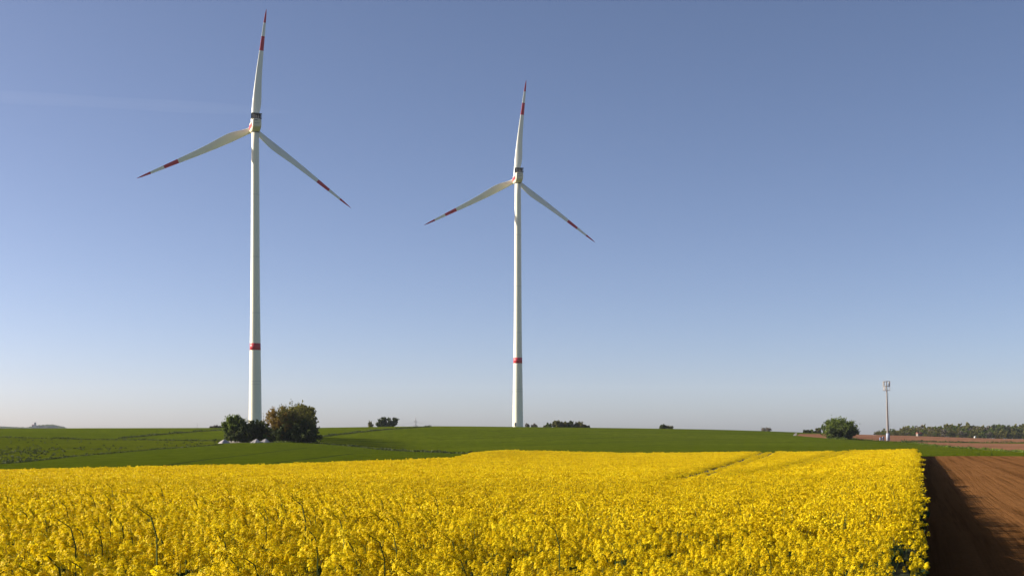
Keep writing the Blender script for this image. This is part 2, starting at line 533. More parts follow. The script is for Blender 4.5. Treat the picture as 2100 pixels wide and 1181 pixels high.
# ------------------------------------------------------------------ rapeseed
def rnd(a, b, n=None): return rng.uniform(a, b, n)
def unit(n):
    v = rng.normal(size=(n, 3)); return v / np.linalg.norm(v, axis=1, keepdims=True)
def cards(c, nrm, w, h, long_dir=None):
    """quads centred at c with normal nrm, half sizes w, h"""
    c = np.asarray(c, float); n = len(c)
    r = unit(n) if long_dir is None else long_dir
    a = np.cross(nrm, r); a /= (np.linalg.norm(a, axis=1, keepdims=True) + 1e-9)
    b = np.cross(a, nrm)
    w = np.broadcast_to(w, (n,))[:, None]; h = np.broadcast_to(h, (n,))[:, None]
    return np.stack([c - a * w - b * h * .8, c + a * w * .8 - b * h, c + a * w * .9 + b * h * .9, c - a * w + b * h], 1)

def flower(mb, c, nrm, s):
    """four petals in a cross, slightly cupped"""
    nrm = nrm / np.linalg.norm(nrm)
    r = unit(1)[0]; a = np.cross(nrm, r); a /= np.linalg.norm(a); b = np.cross(nrm, a)
    Q = []
    for k in range(4):
        w = k * math.pi / 2
        d = math.cos(w) * a + math.sin(w) * b; e = np.cross(nrm, d)
        tip = c + d * s + nrm * s * 0.25
        Q.append([c + d * s * .1, c + d * s * .55 + e * s * .5, tip, c + d * s * .55 - e * s * .5])
    mb.quads(np.array(Q), 0)

def raceme(mb, base, top, nfl, R, s=0.014):
    """flower spike from base to top: open flowers round the axis, buds at the tip"""
    base = np.array(base); top = np.array(top); ax = top - base; L = np.linalg.norm(ax); ax /= L
    for i in range(nfl):
        t = (i + 0.5) / nfl
        d = unit(1)[0]; d -= ax * d.dot(ax); d /= (np.linalg.norm(d) + 1e-9)
        rr = R * (1 - 0.55 * t) * rnd(0.7, 1.1)
        c = base + ax * L * t + d * rr + ax * rr * 0.25
        flower(mb, c, d * (1 - 0.5 * t) + ax * (0.35 + t) + unit(1)[0] * .25, s * rnd(0.8, 1.15))
    k = 7
    c = top + unit(k) * 0.010 + ax * 0.004
    mb.quads(cards(c, unit(k), 0.005, 0.006), 1)

def plant(seed, hgt=1.4, tall=False):
    global rng
    keep = rng; rng = np.random.default_rng(seed)
    mb = MB()
    lean = rnd(-.06, .06, 2)
    def main(t): return np.array([lean[0] * t * t, lean[1] * t * t, hgt * t])
    tips = []
    if tall:
        k = 9; P = []
        nod = rnd(0.10, 0.24)
        for i in range(k):
            t = i / (k - 1)
            q = max(0, (t - 0.72) / 0.28)
            P.append([lean[0] * t - nod * q * q, lean[1] * t + 0.04 * q * q * rnd(-1, 1), hgt * (t if t < .72 else .72 + .28 * (q - 0.42 * q * q))])
        P = np.array(P)
        mb.tube(P, np.linspace(0.0135, 0.0055, k), 5, 2, False)
        d = P[-1] - P[-2]; d /= np.linalg.norm(d)
        raceme(mb, P[-1] - d * 0.15, P[-1] + (d + np.array([-.3, 0, .1])) * 0.10, 70, 0.070, 0.019)
        for _ in range(3):
            a = P[-3] + rnd(-.02, .02, 3); e = a + np.array([rnd(-.14, .02), rnd(-.1, .1), rnd(-.02, .1)])
            mb.tube([a, (a + e) / 2 + [0, 0, .015], e], [.003, .0025, .002], 3, 2, False)
            raceme(mb, e - [0, 0, .03], e + [-.02, 0, .05], 34, 0.050, 0.018)
        # thin green pods set along the bare stem
        for i in range(10):
            t = rnd(.45, .85); j = min(int(t * (k - 1)), k - 2); c = P[j] + (P[j + 1] - P[j]) * (t * (k - 1) - j)
            d = unit(1)[0]; d[2] = abs(d[2]) * .6 + .3
            mb.tube([c, c + d * .045], [.0016, .0008], 3, 2, False)
    else:
        K = 6
        mb.tube([main(t) for t in np.linspace(0, .93, K)], np.linspace(.008, .0035, K), 4, 2, False)
        tips.append((main(.9), main(1.0)))
        nb = rng.integers(4, 7)
        for i in range(nb):
            t = rnd(.35, .8); a = main(t); w = rnd(0, 6.283); rr = rnd(.07, .24)
            e = np.array([a[0] + math.cos(w) * rr, a[1] + math.sin(w) * rr, hgt * rnd(.80, 1.02)])
            m_ = (a + e) / 2 + np.array([math.cos(w), math.sin(w), 0]) * rr * .25
            mb.tube([a, m_, e], [.004, .003, .002], 3, 2, False)
            tips.append((e - [0, 0, .02], e + np.array([rnd(-.02, .02), rnd(-.02, .02), rnd(.05, .10)])))
        for a, b in tips: raceme(mb, a, b, int(rnd(32, 46)), rnd(.044, .062), 0.0170)
    # leaves low on the stem
    nl = 16 if not tall else 5
    c = np.stack([rnd(-.16, .16, nl), rnd(-.16, .16, nl), rnd(.1, .70, nl) * 1.35], 1)
    nr = unit(nl); nr[:, 2] = np.abs(nr[:, 2]) + .4; nr /= np.linalg.norm(nr, axis=1, keepdims=True)
    mb.quads(cards(c, nr, rnd(.018, .035, nl), rnd(.06, .11, nl)), 3)
    rng = keep
    return mb

def head_cloud(mb, centres, R, k, s):
    """k petal-coloured cards spread over each flower head"""
    n = len(centres)
    d = unit(n * k); d[:, 2] = np.abs(d[:, 2]) * 1.1 - 0.15
    c = np.repeat(centres, k, 0) + d * R * rnd(.6, 1.1, n * k)[:, None]
    nr = d + unit(n * k) * .7; nr /= np.linalg.norm(nr, axis=1, keepdims=True)
    mb.quads(cards(c, nr, s * rnd(.7, 1.2, n * k), s * rnd(.7, 1.2, n * k)), 0)

def patch(seed, size, heads, R, k, s, deep, stem_n, hv=.10):
    global rng
    keep = rng; rng = np.random.default_rng(seed)
    mb = MB()
    # plants carry several heads each, so heads come in clumps of uneven height
    npl = heads // 6
    pc_ = np.stack([rnd(-size / 2, size / 2, npl), rnd(-size / 2, size / 2, npl), rng.normal(0, hv, npl)], 1)
    hc = np.repeat(pc_, 6, 0)[:heads]
    hc[:, :2] += rng.normal(0, .10, (len(hc), 2)); hc[:, 2] += H - .03 - np.abs(rng.normal(0, .09, len(hc)))
    head_cloud(mb, hc, R, k, s)
    i = rng.choice(len(hc), stem_n)
    c = hc[i] - [0, 0, deep / 2]; nr = unit(stem_n); nr[:, 2] *= .15; nr /= np.linalg.norm(nr, axis=1, keepdims=True)
    up = np.tile([0, 0, 1.0], (stem_n, 1)) + rng.normal(0, .1, (stem_n, 3))
    a = np.cross(nr, up); a /= np.linalg.norm(a, axis=1, keepdims=True)
    wv = .006 * (s / .02) ** .5
    q = np.stack([c - a * wv - up * deep / 2, c + a * wv - up * deep / 2, c + a * wv * .7 + up * deep / 2, c - a * wv * .7 + up * deep / 2], 1)
    mb.quads(q, 1 + 1)
    nl = stem_n
    c = hc[rng.choice(len(hc), nl)] - np.stack([np.zeros(nl), np.zeros(nl), rnd(.32, min(1.1, deep + .4), nl)], 1)
    mb.quads(cards(c, unit(nl), .05, .10), 3)
    rng = keep
    return mb

mats_r = [M['petal'], M['bud'], M['stem'], M['rleaf']]
variants = []
vcol = bpy.data.collections.new('rapeseed_parts')
def add_variant(mb):
    o = bpy.data.objects.new('rapeseed_plant', mb.mesh('rapeseed_plant', mats_r))
    vcol.objects.link(o); variants.append(o.name)
    return len(variants) - 1
VA = [add_variant(plant(100 + i, rnd(1.24, 1.50))) for i in range(9)]
VT = [add_variant(plant(200 + i, rnd(1.75, 2.15), True)) for i in range(5)]
VB = [add_variant(patch(300 + i, 1.2, 108, .046, 13, .0165, .55, 60, .13)) for i in range(5)]
VC = [add_variant(patch(400 + i, 2.4, 520, .060, 6, .030, .5, 60, .06)) for i in range(5)]

# wheel tracks left by the sprayer in the rape, given where the canopy opens
gaps_img = [[(1572, 925), (1540, 935), (1500, 949), (1460, 960), (1405, 975), (1340, 990), (1240, 1003)],
            [(1590, 925.5), (1565, 937), (1520, 953), (1480, 963), (1420, 980), (1360, 993)],
            [(1722, 924), (1690, 934), (1650, 945), (1600, 956), (1530, 968), (1460, 976)],
            [(1745, 924.5), (1710, 937), (1670, 949), (1620, 960), (1560, 970), (1490, 981)],
            [(1000, 930), (1080, 926.5), (1200, 928), (1300, 931)],
            [(1010, 935), (1090, 931.5), (1200, 933.5)]]
gaps = []
for L in gaps_img:
    P = []
    for (a, b), (c, d) in zip(L[:-1], L[1:]):
        for k in range(8): P.append(hit(a + (c - a) * k / 8, b + (d - b) * k / 8, H - .05))
    P = np.array(P); Q = P.copy()
    for _ in range(4): Q[1:-1] = (Q[:-2] + Q[1:-1] * 2 + Q[2:]) / 4
    gaps.append(Q)
def gap_dist(X, Y):
    d = np.full(X.shape, 1e9)
    for Q in gaps:
        a = Q[:-1]; b = Q[1:]
        for p, q in zip(a, b):
            w = q - p; L2 = w.dot(w) + 1e-9
            t = np.clip(((X - p[0]) * w[0] + (Y - p[1]) * w[1]) / L2, 0, 1)
            d = np.minimum(d, np.hypot(X - p[0] - t * w[0], Y - p[1] - t * w[1]))
    return d
rp = dense(rape_poly, True, 6)
def scatter(y0, y1, spacing, umin, jit=.5):
    xs = np.arange((umin - CX) / F * y1, 830 / F * y1 + 1, spacing)
    ys = np.arange(y0, y1, spacing)
    X, Y = np.meshgrid(xs, ys); X = X.ravel(); Y = Y.ravel()
    X = X + rnd(-jit, jit, X.size) * spacing; Y = Y + rnd(-jit, jit, Y.size) * spacing
    U = CX + X / Y * F
    k = (U > umin) & inside(rp, X, Y)
    return X[k], Y[k]
P_all, V_all, R_all, S_all = [], [], [], []
def put(X, Y, vi, rz, sc, zoff=0.0, mar=None, gapw=0.0):
    Z = ground(X, Y) + zoff
    k = np.ones(X.size, bool)
    if mar:   # distance kept from the right edge
        k &= (X * EYd - Y * EX) < -mar
    if gapw: 
        far = Y > 60
        gd = np.full(X.size, 9.0); gd[far] = gap_dist(X[far], Y[far]); k &= gd > gapw
    P_all.append(np.stack([X, Y, Z], 1)[k]); V_all.append(np.asarray(vi)[k]); R_all.append(np.asarray(rz)[k]); S_all.append(np.asarray(sc)[k])
X, Y = scatter(4.6, 25, .325, -420)
n = X.size; und = 1 + .06 * np.sin(X * .9 + 1) * np.sin(Y * .7)
put(X, Y, rng.choice(VA, n), rnd(0, 6.28, n), rnd(.80, 1.10, n) * und, mar=.44)
X, Y = scatter(6.2, 34, 1.05, -300)
k = rng.random(X.size) < np.where(X < -0.5, .95, .25); X = X[k]; Y = Y[k]; n = X.size
put(X, Y, rng.choice(VT, n), rnd(-.7, .7, n), rnd(.86, 1.05, n), mar=.5)
X, Y = scatter(24, 72, .86, -420)
n = X.size
put(X, Y, rng.choice(VB, n), rnd(0, 6.28, n), rnd(.94, 1.05, n), mar=.35)
X, Y = scatter(70, 214, 1.45, -420)
n = X.size
put(X, Y, rng.choice(VC, n), rnd(0, 6.28, n), rnd(.95, 1.05, n) * (1 - .0006 * (Y - 70)), mar=.9, gapw=1.35)
X, Y = scatter(70, 209, .62, 900)
gd = gap_dist(X, Y); k = (gd > .92) & (gd < 1.75); X = X[k]; Y = Y[k]; n = X.size
put(X, Y, rng.choice(VB, n), rnd(0, 6.28, n), rnd(.93, 1.02, n) * .97)
X, Y = scatter(70, 209, .3, 900)
gd = gap_dist(X, Y); k = (gd > .50) & (gd < 1.1); X = X[k]; Y = Y[k]; n = X.size
put(X, Y, rng.choice(VA, n), rnd(0, 6.28, n), rnd(.86, .98, n))
# stray plants leaning out over the furrows
Y = np.exp(rnd(math.log(14), math.log(180), 130)); n = Y.size
X = Y * EX / EYd + np.abs(rng.normal(0, .09, n)) - .05
put(X, Y, rng.choice(VA, n), rnd(0, 6.28, n), rnd(.5, .95, n))
# single plants along the right edge, and filling in round the wheel tracks
for y0, y1, st in ((25, 90, .30), (90, 209, .5)):
    Y = np.arange(y0, y1, st / 3); n = Y.size
    off = rnd(.12, 1.1, n)
    X = Y * EX / EYd - off
    put(X, Y, rng.choice(VA, n), rnd(0, 6.28, n), rnd(.82, 1.02, n))
P_all = np.concatenate(P_all); V_all = np.concatenate(V_all); R_all = np.concatenate(R_all); S_all = np.concatenate(S_all)
# understorey sheet (the mass of leaves and stems the flowers stand over) with its side down to the soil
rsel = rid == 0
RF = FA[rsel]
used, inv = np.unique(RF.ravel(), return_inverse=True)
rx, ry = TX[used], TY[used]
drop = np.interp(np.hypot(rx, ry), [5, 24, 30, 75, 200], [.95, .75, .45, .26, .22])
gdist = np.full(rx.shape, 9.0); fm = ry > 60; gdist[fm] = gap_dist(rx[fm], ry[fm])
top = np.stack([rx, ry, TZ[used] + (H - drop)], 1)
fr = inv.reshape(-1, 3)[:, ::-1]
# rim = edges used once
ed = {}
for a, b, c in fr.tolist():
    for p, q in ((a, b), (b, c), (c, a)):
        if (q, p) in ed: del ed[(q, p)]
        else: ed[(p, q)] = 1
rim = list(ed)
rimv = sorted({i for e in rim for i in e}); rmap = {v: len(top) + i for i, v in enumerate(rimv)}
# pull the rim of the sheet inwards a little
cen = np.array(uy(700, 60))
for v in rimv:
    d = cen - top[v, :2]; d /= np.linalg.norm(d); top[v, :2] += d * .45
low = top[rimv].copy(); low[:, 2] -= 1.4
faces = fr.tolist() + [[p, rmap[p], rmap[q], q] for p, q in rim]
co = np.concatenate([top, low, P_all])
n0 = len(top) + len(low)
me = bpy.data.meshes.new('rapeseed_crop')
me.from_pydata(co.tolist(), [], faces)
me.materials.append(M['canopy'])
for nm, typ, arr in (('pt', 'BOOLEAN', np.r_[np.zeros(n0), np.ones(len(P_all))].astype(bool)), ('vi', 'INT', np.r_[np.zeros(n0), V_all].astype(np.int32)),
                     ('rz', 'FLOAT', np.r_[np.zeros(n0), R_all].astype(np.float32)), ('sc', 'FLOAT', np.r_[np.ones(n0), S_all].astype(np.float32))):
    at_ = me.attributes.new(nm, typ, 'POINT'); at_.data.foreach_set('value', arr)
me.update()
crop = bpy.data.objects.new('rapeseed_crop', me)
link(crop); tag(crop, 'field of flowering yellow rapeseed filling the foreground', 'rapeseed', kind='stuff')
ng = bpy.data.node_groups.new('rapeseed_scatter', 'GeometryNodeTree')
ng.interface.new_socket('Geometry', in_out='INPUT', socket_type='NodeSocketGeometry')
ng.interface.new_socket('Geometry', in_out='OUTPUT', socket_type='NodeSocketGeometry')
N = ng.nodes; Lk = ng.links
gi = N.new('NodeGroupInput'); go = N.new('NodeGroupOutput')
def attr(name, typ):
    a = N.new('GeometryNodeInputNamedAttribute'); a.data_type = typ; a.inputs['Name'].default_value = name
    return [s for s in a.outputs if s.enabled and s.name == 'Attribute'][0]
iop = N.new('GeometryNodeInstanceOnPoints')
ci = N.new('GeometryNodeCollectionInfo'); ci.inputs['Collection'].default_value = vcol
ci.inputs['Separate Children'].default_value = True; ci.inputs['Reset Children'].default_value = True
cx = N.new('ShaderNodeCombineXYZ')
jn = N.new('GeometryNodeJoinGeometry')
Lk.new(gi.outputs[0], iop.inputs['Points'])
Lk.new(attr('pt', 'BOOLEAN'), iop.inputs['Selection'])
Lk.new(ci.outputs[0], iop.inputs['Instance'])
iop.inputs['Pick Instance'].default_value = True
Lk.new(attr('vi', 'INT'), iop.inputs['Instance Index'])
Lk.new(attr('rz', 'FLOAT'), cx.inputs[2])
Lk.new(cx.outputs[0], iop.inputs['Rotation'])
Lk.new(attr('sc', 'FLOAT'), iop.inputs['Scale'])
Lk.new(gi.outputs[0], jn.inputs[0]); Lk.new(iop.outputs[0], jn.inputs[0])
Lk.new(jn.outputs[0], go.inputs[0])
md = crop.modifiers.new('scatter', 'NODES'); md.node_group = ng
print('rape points', len(P_all))

# ------------------------------------------------------------------ trees
def bez(a, b, c, t): 
    t = np.asarray(t)[:, None]
    return a * (1 - t) ** 2 + 2 * b * t * (1 - t) + c * t * t

def tree_mesh(h, w, seed, limbs=9, twigs=7, leaves=14, ls=.16, clear=.12, spread=.45, trunk_r=None, stems=1, top=1.0, skirt=0.0, depth=None):
    """returns (wood MB, leaf MB): trunk, limbs, and leaf cards gathered round twigs"""
    global rng
    keep = rng; rng = np.random.default_rng(seed)
    wood, leaf = MB(), MB()
    tr = trunk_r or .022 * h
    dw = depth or w
    LC = []
    for s in range(stems):
        off = np.array([rnd(-.28, .28) * w, rnd(-.28, .28) * dw, 0]) if stems > 1 else np.zeros(3)
        th_ = h * rnd(.55, .75) if stems == 1 else h * rnd(.35, .6)
        tp = np.array([off[0] * 1.2 + rnd(-.04, .04) * w, off[1] * 1.2, th_])
        base = off * .7
        tpts = [base, base + (tp - base) * .5 + [rnd(-.02, .02) * w, 0, 0], tp]
        wood.tube(np.array(tpts), np.array([tr * 1.25, tr * .8, tr * .35]) / (1 if stems == 1 else 1.7), 7)
        els = rng.permutation(limbs)
        for i in range(limbs):
            f = rnd(clear, .95)
            a = base + (tp - base) * f
            # end on the crown's outline
            ph = 2.39996 * i + rnd(-.3, .3); el = math.asin(min(1, -.25 + 1.25 * (els[i] + rnd(0, 1)) / limbs)) + rnd(-.08, .08)
            rr = rnd(.90, .99)
            ez = h * .54 + h * .46 * math.sin(max(el, -.6)) * rr * top
            if skirt and rng.random() < skirt: ez = h * rnd(.10, .35)
            e = np.array([off[0] * .6 + math.cos(ph) * w * .5 * math.cos(el * .9) * rr, off[1] * .6 + math.sin(ph) * dw * .5 * math.cos(el * .9) * rr, ez])
            m_ = (a + e) / 2 + np.array([(e[0] - a[0]) * .25, (e[1] - a[1]) * .25, -h * .03])
            C = bez(a, m_, e, np.linspace(0, 1, 5))
            wood.tube(C, np.linspace(tr * .38, tr * .07, 5), 4, 0, False)
            for j in range(twigs):
                t = rnd(.30, 1.0); c = bez(a, m_, e, [t])[0]
                d = unit(1)[0]; d[2] = d[2] * .7 + .25; o_ = e - [off[0], off[1], h * .45]; d += .5 * o_ / (np.linalg.norm(o_) + .01)
                L = rnd(.05, .12) * w
                q = c + d * L
                if q[2] < .04 * h: q[2] = .04 * h + rnd(0, .05) * h
                wood.tube([c, q], [tr * .07, tr * .02], 3, 0, False)
                k = leaves
                u_ = rnd(.15, 1.1, k)[:, None]
                LC.append(c + (q - c) * u_ + rng.normal(0, spread * L * .6, (k, 3)))
    LC = np.concatenate(LC)
    LC[:, 2] = np.maximum(LC[:, 2], .1)
    nr = unit(len(LC)); nr[:, 2] += .35; nr /= np.linalg.norm(nr, axis=1, keepdims=True)
    leaf.quads(cards(LC, nr, ls * rnd(.5, 1.1, len(LC)), ls * rnd(.6, 1.3, len(LC))))
    rng = keep
    return wood, leaf

LEAF = {
    'green': leafy('leaf_green', [(0.0562, 0.0850, 0.0175), (0.1063, 0.1438, 0.0250), (0.1688, 0.2063, 0.0350)], .55, .42),
    'dark': leafy('leaf_dark', [(0.0325, 0.0425, 0.0150), (0.0562, 0.0725, 0.0225), (0.1000, 0.1187, 0.0300)], .6, .3),
    'bronze': leafy('leaf_bronze', [(0.1375, 0.0938, 0.0225), (0.2375, 0.1562, 0.0325), (0.2750, 0.2000, 0.0375)], .5, .42),
    'mixed': leafy('leaf_mixed', [(0.0625, 0.0625, 0.0175), (0.1313, 0.1250, 0.0275), (0.1938, 0.1812, 0.0375)], .5, .42),
    'grey': leafy('leaf_greyish', [(0.1125, 0.1000, 0.0750), (0.1625, 0.1375, 0.1063)], .5, .2),
    'fresh': leafy('leaf_fresh', [(0.1000, 0.1500, 0.0225), (0.1875, 0.2500, 0.0375)], 1.2, .35),
}
def tree(name, label, cat, u, Y, v_base, v_top, wpx, kind, seed, group=None, dz=0.0, **kw):
    h = (v_base - v_top) / F * Y
    w = wpx / F * Y
    x = (u - CX) / F * Y
    z = EYE + zv(v_base, Y)
    zg = gz(x, Y)
    if z > zg + .05: h += z - zg; 
    z = zg
    wood, leaf = tree_mesh(h, w, seed, **kw)
    t = thing(name, label, cat, (x, Y, z - .03), 0, group)
    wood.build('trunk', M['bark'], t)
    leaf.build('crown', LEAF[kind], t)
    return t

# the clump at the foot of the nearer turbine
G1 = 'trees in the clump by the nearer turbine'
tree('tree', 'round green tree at the left end of the clump before the taller turbine', 'tree', 482, 330, 905, 851, 47, 'green', 1, G1, limbs=40, twigs=10, leaves=14, ls=.20, spread=.8)
tree('bush', 'low dark bush under the round left tree of the clump', 'bush', 490, 327, 905, 872, 48, 'dark', 2, G1, limbs=12, twigs=8, leaves=16, ls=.2, stems=3, skirt=.5)
tree('bush', 'dark dense bush in the middle of the clump, hiding the foot of the turbine tower', 'bush', 526, 331, 905, 863, 50, 'dark', 3, G1, limbs=14, twigs=9, leaves=18, ls=.2, stems=4, skirt=.5)
tree('sapling', 'thin bare sapling sticking up right beside the turbine tower', 'sapling', 541, 334, 905, 846, 13, 'bronze', 4, G1, limbs=9, twigs=4, leaves=5, ls=.10, clear=.5)
tree('tree', 'bronze brown leaved tree between the dark bush and the tallest tree', 'tree', 573, 329, 905, 834, 58, 'bronze', 5, G1, limbs=38, twigs=9, leaves=14, ls=.16, spread=.55, clear=.10, skirt=.1)
tree('tree', 'tallest tree of the clump with fine upright branches, at its right end', 'tree', 603, 332, 905, 826, 84, 'mixed', 6, G1, limbs=60, twigs=10, leaves=11, ls=.15, spread=.45, clear=.06, skirt=.05)
tree('bush', 'dark bush under the tallest tree at the right end of the clump', 'bush', 618, 328, 905, 862, 60, 'dark', 7, G1, limbs=16, twigs=9, leaves=17, ls=.2, stems=4, skirt=.5)
tree('bush', 'dark bush under the bronze tree of the clump', 'bush', 573, 327, 905, 873, 44, 'dark', 8, G1, limbs=12, twigs=8, leaves=17, ls=.2, stems=3, skirt=.5)
tree('shrub', 'small bright green shrub behind the two touching gravel heaps', 'shrub', 548, 328, 905.5, 885, 22, 'fresh', 9, None, limbs=8, twigs=6, leaves=9, ls=.14, stems=2, skirt=.6)
tree('shrub', 'tiny bright green shrub left of the two touching gravel heaps', 'shrub', 512, 328, 905.5, 890, 9, 'fresh', 10, None, limbs=6, twigs=5, leaves=7, ls=.12, stems=2, skirt=.6)
for i, (u, Y_, hh, w_) in enumerate([(598, 350, 9.9, 60), (618, 352, 10.6, 50), (610, 371, 10.8, 66), (590, 372, 9.4, 50), (622, 389, 9.6, 50), (505, 352, 4.8, 60)]):
    vb = VH - (gz((u - CX) / F * Y_, Y_) - EYE) / Y_ * F
    tree('tree', ['dark tree right behind the bronze one in the clump', 'dark tree right behind the tallest one in the clump', 'tree deep in the clump behind the tallest one',
                  'tree deep in the clump behind the bronze one', 'rearmost tree at the right end of the clump', 'low tree behind the dark bushes at the tower foot'][i],
         'tree', u, Y_, vb, vb - hh / Y_ * F, w_, 'mixed' if i < 5 else 'dark', 110 + i, G1, limbs=34, twigs=9, leaves=18, ls=.32, spread=.9, clear=.08, skirt=.3)
# tree by the phone mast
tree('tree', 'round green tree standing alone at the edge of the brown field', 'tree', 1724, 480, 899, 859, 64, 'green', 211, limbs=44, twigs=9, leaves=15, ls=.25, spread=.75, clear=.05, skirt=.2)
tree('bush', 'dark bush at the foot of the lone round tree by the mast', 'bush', 1728, 477, 899, 876, 52, 'dark', 12, limbs=16, twigs=9, leaves=15, ls=.26, stems=4, skirt=.5)
tree('shrub', 'yellowish shrub at the left foot of the lone round tree', 'shrub', 1704, 476, 898, 884, 16, 'fresh', 13, limbs=8, twigs=5, leaves=8, ls=.2, stems=2, skirt=.6)
G2 = 'trees in the small copse behind the lone round tree'
for i, (u, vt, w) in enumerate([(1668, 883, 10), (1677, 880, 13), (1688, 873, 20), (1698, 871, 20)]):
    tree('tree', ['lowest tree at the left tip of the small copse behind the lone tree', 'second tree from the left in the small copse behind the lone tree',
                  'rounded brownish tree in the middle of the small copse behind the lone tree', 'tallest tree of the small copse, half hidden by the lone tree'][i],
         'tree', u, 760, 889, vt, w, 'mixed' if i % 2 else 'green', 20 + i, G2, limbs=12, twigs=6, leaves=11, ls=.38, clear=.03, skirt=.3)
# trees along the skyline behind the green ridge
def far_tree(label, u, vb, vt, w, kind, seed, Y=800, group=None, name='tree', cat='tree', sparse=False, **kw):
    a = dict(limbs=26, twigs=8, leaves=(5 if sparse else 12), spread=.8, ls=(.24 if sparse else .40), clear=.05, skirt=.25)
    a.update(kw)
    return tree(name, label, cat, u, Y, vb, vt, w, kind, seed, group, **a)
far_tree('small grey tree left of the round dark tree on the skyline between the turbines', 760, 876, 862, 11, 'mixed', 31, sparse=True)
far_tree('left half of the round dark tree group on the skyline between the turbines', 785, 876, 856, 22, 'dark', 32)
far_tree('right half of the round dark tree group on the skyline between the turbines', 804, 876, 857, 24, 'dark', 33)
G3 = 'trees in the copse right of the farther turbine'
for i, (u, vt, w, kd) in enumerate([(1125, 867, 11, 'green'), (1143, 862, 20, 'mixed'), (1158, 864, 18, 'mixed'), (1174, 864, 20, 'dark'), (1190, 865, 20, 'mixed'), (1203, 872, 12, 'dark')]):
    far_tree(['small green tree at the left end of the copse right of the farther turbine', 'tallest pale tree of the copse right of the farther turbine',
              'brownish tree beside the tallest one in the copse right of the farther turbine', 'dark tree in the middle of the copse right of the farther turbine',
              'broad tree near the right end of the copse beyond the green ridge', 'lowest tree at the right end of the copse beyond the green ridge'][i], u, 878, vt, w, kd, 40 + i, group=G3)
far_tree('bare grey shrub just right of the foot of the farther turbine', 1081, 877, 867, 9, 'grey', 51, name='shrub', cat='shrub', sparse=True)
far_tree('low bare shrub second to the right of the farther turbine', 1096, 877, 868, 13, 'grey', 52, name='shrub', cat='shrub', sparse=True)
far_tree('tiny bare shrub left of the copse by the farther turbine', 1117, 878, 871, 6, 'grey', 53, name='shrub', cat='shrub', sparse=True)
far_tree('dark rounded tree, left of a pair on the bare skyline', 1360, 882.5, 872, 13, 'dark', 54)
far_tree('lighter tree, right of a pair on the bare skyline', 1374, 882.5, 874, 14, 'mixed', 55, sparse=True)
far_tree('pale bare shrub peeping over the ridge far right of the turbines', 1571, 887, 879, 20, 'grey', 56, name='shrub', cat='shrub', sparse=True, Y=860)
far_tree('low grey shrub on the skyline left of the tree clump', 442, 877, 871, 13, 'grey', 57, name='shrub', cat='shrub', sparse=True)
far_tree('low grey shrub touching the left side of the tree clump', 455, 877, 871, 12, 'grey', 58, name='shrub', cat='shrub', sparse=True)
far_tree('tiny grey shrub at the left end of the shrubs on the skyline', 433, 877, 873, 7, 'grey', 59, name='shrub', cat='shrub', sparse=True)
far_tree('small dark bush on the skyline left of the copse behind the lone tree', 1655, 889, 884.5, 12, 'dark', 60, name='bush', cat='bush', Y=700, stems=2)
far_tree('small green bush on the skyline right of the lone tree', 1757, 892, 886, 9, 'green', 61, name='bush', cat='bush', Y=800, stems=2)

# the wood on the right: one mass of many crowns
protos = [tree_mesh(13, 11, 70 + i, limbs=13, twigs=7, leaves=9, ls=.62, clear=.03, skirt=.25) for i in range(5)]
# spruce-like dark crowns
def spruce(h, r, seed):
    global rng
    keep = rng; rng = np.random.default_rng(seed)
    leaf = MB(); wood = MB(); wood.tube([[0, 0, 0], [0, 0, h]], [.2, .03], 5)
    n = 600; t = rnd(0, 1, n) ** .8; ph = rnd(0, 6.28, n); rr = (1 - t) * r * (0.55 + .45 * np.abs(np.sin(t * 26))) * rnd(.5, 1, n)
    c = np.stack([np.cos(ph) * rr, np.sin(ph) * rr, h * (.08 + .92 * t)], 1)
    leaf.quads(cards(c, unit(n), .45, .55)); rng = keep
    return wood, leaf
protos += [spruce(15, 3.2, 90), spruce(14, 2.8, 91)]
forest = MB()
def wood_top(u): return np.interp(u, [1790, 1800, 1830, 1880, 1920, 1960, 2000, 2050, 2100, 2300], [885, 882, 878, 874, 872, 870, 871, 871, 872, 872])
def wood_base(u): return np.interp(u, [1790, 1870, 1950, 2000, 2050, 2100, 2300], [890, 892.5, 894, 896, 898.5, 900.5, 903])
k_f = 0
for row, (Y0, hs) in enumerate([(1060, .62), (1090, .85), (1130, 1.0), (1180, 1.05)]):
    u = 1792 + rnd(0, 8)
    while u < 2380:
        Y_ = Y0 + rnd(-14, 14)
        x = (u - CX) / F * Y_; zg = gz(x, Y_)
        top_z = EYE + zv(wood_top(u), Y_)
        h_ = (top_z - zg) * hs * rnd(.70, 1.13)
        if h_ > 1.5 and not (row < 2 and 1876 < u < 1893):
            dark = (u > 2020 and rng.random() < .45)
            pi_ = rng.integers(5, 7) if (dark and rng.random() < .25) else rng.integers(0, 5)
            wd, lf = protos[pi_]
            hh = 13.0 if pi_ < 5 else 15.0
            s = h_ / hh; sw = s * rnd(1.0, 1.35)
            a = rnd(0, 6.28); ca, sa = math.cos(a), math.sin(a)
            Rm = np.array([[ca, -sa, 0], [sa, ca, 0], [0, 0, 1]])
            mi = 3 if dark or pi_ > 4 else int(rng.choice([2, 1, 2, 1, 4, 2, 0], 1)[0])
            for part_, m_ in ((wd, 5), (lf, mi)):
                V = np.concatenate(part_.v) @ Rm.T * [sw, sw, s] + [x, Y_, zg - .1]
                forest.add(V, part_.f, m_)
            k_f += 1
        u += rnd(5, 11) * (1.0 if row else .8)
fo = forest.build('distant_wood', [LEAF['green'], LEAF['mixed'], leafy('leaf_olive', [(.10, .10, .022), (.17, .16, .04)], .1, .25), LEAF['dark'], LEAF['grey'], M['bark']])
tag(fo, 'spring woodland stretching along the right horizon', 'wood', kind='stuff')
print('forest trees', k_f, 'faces', len(fo.data.polygons))

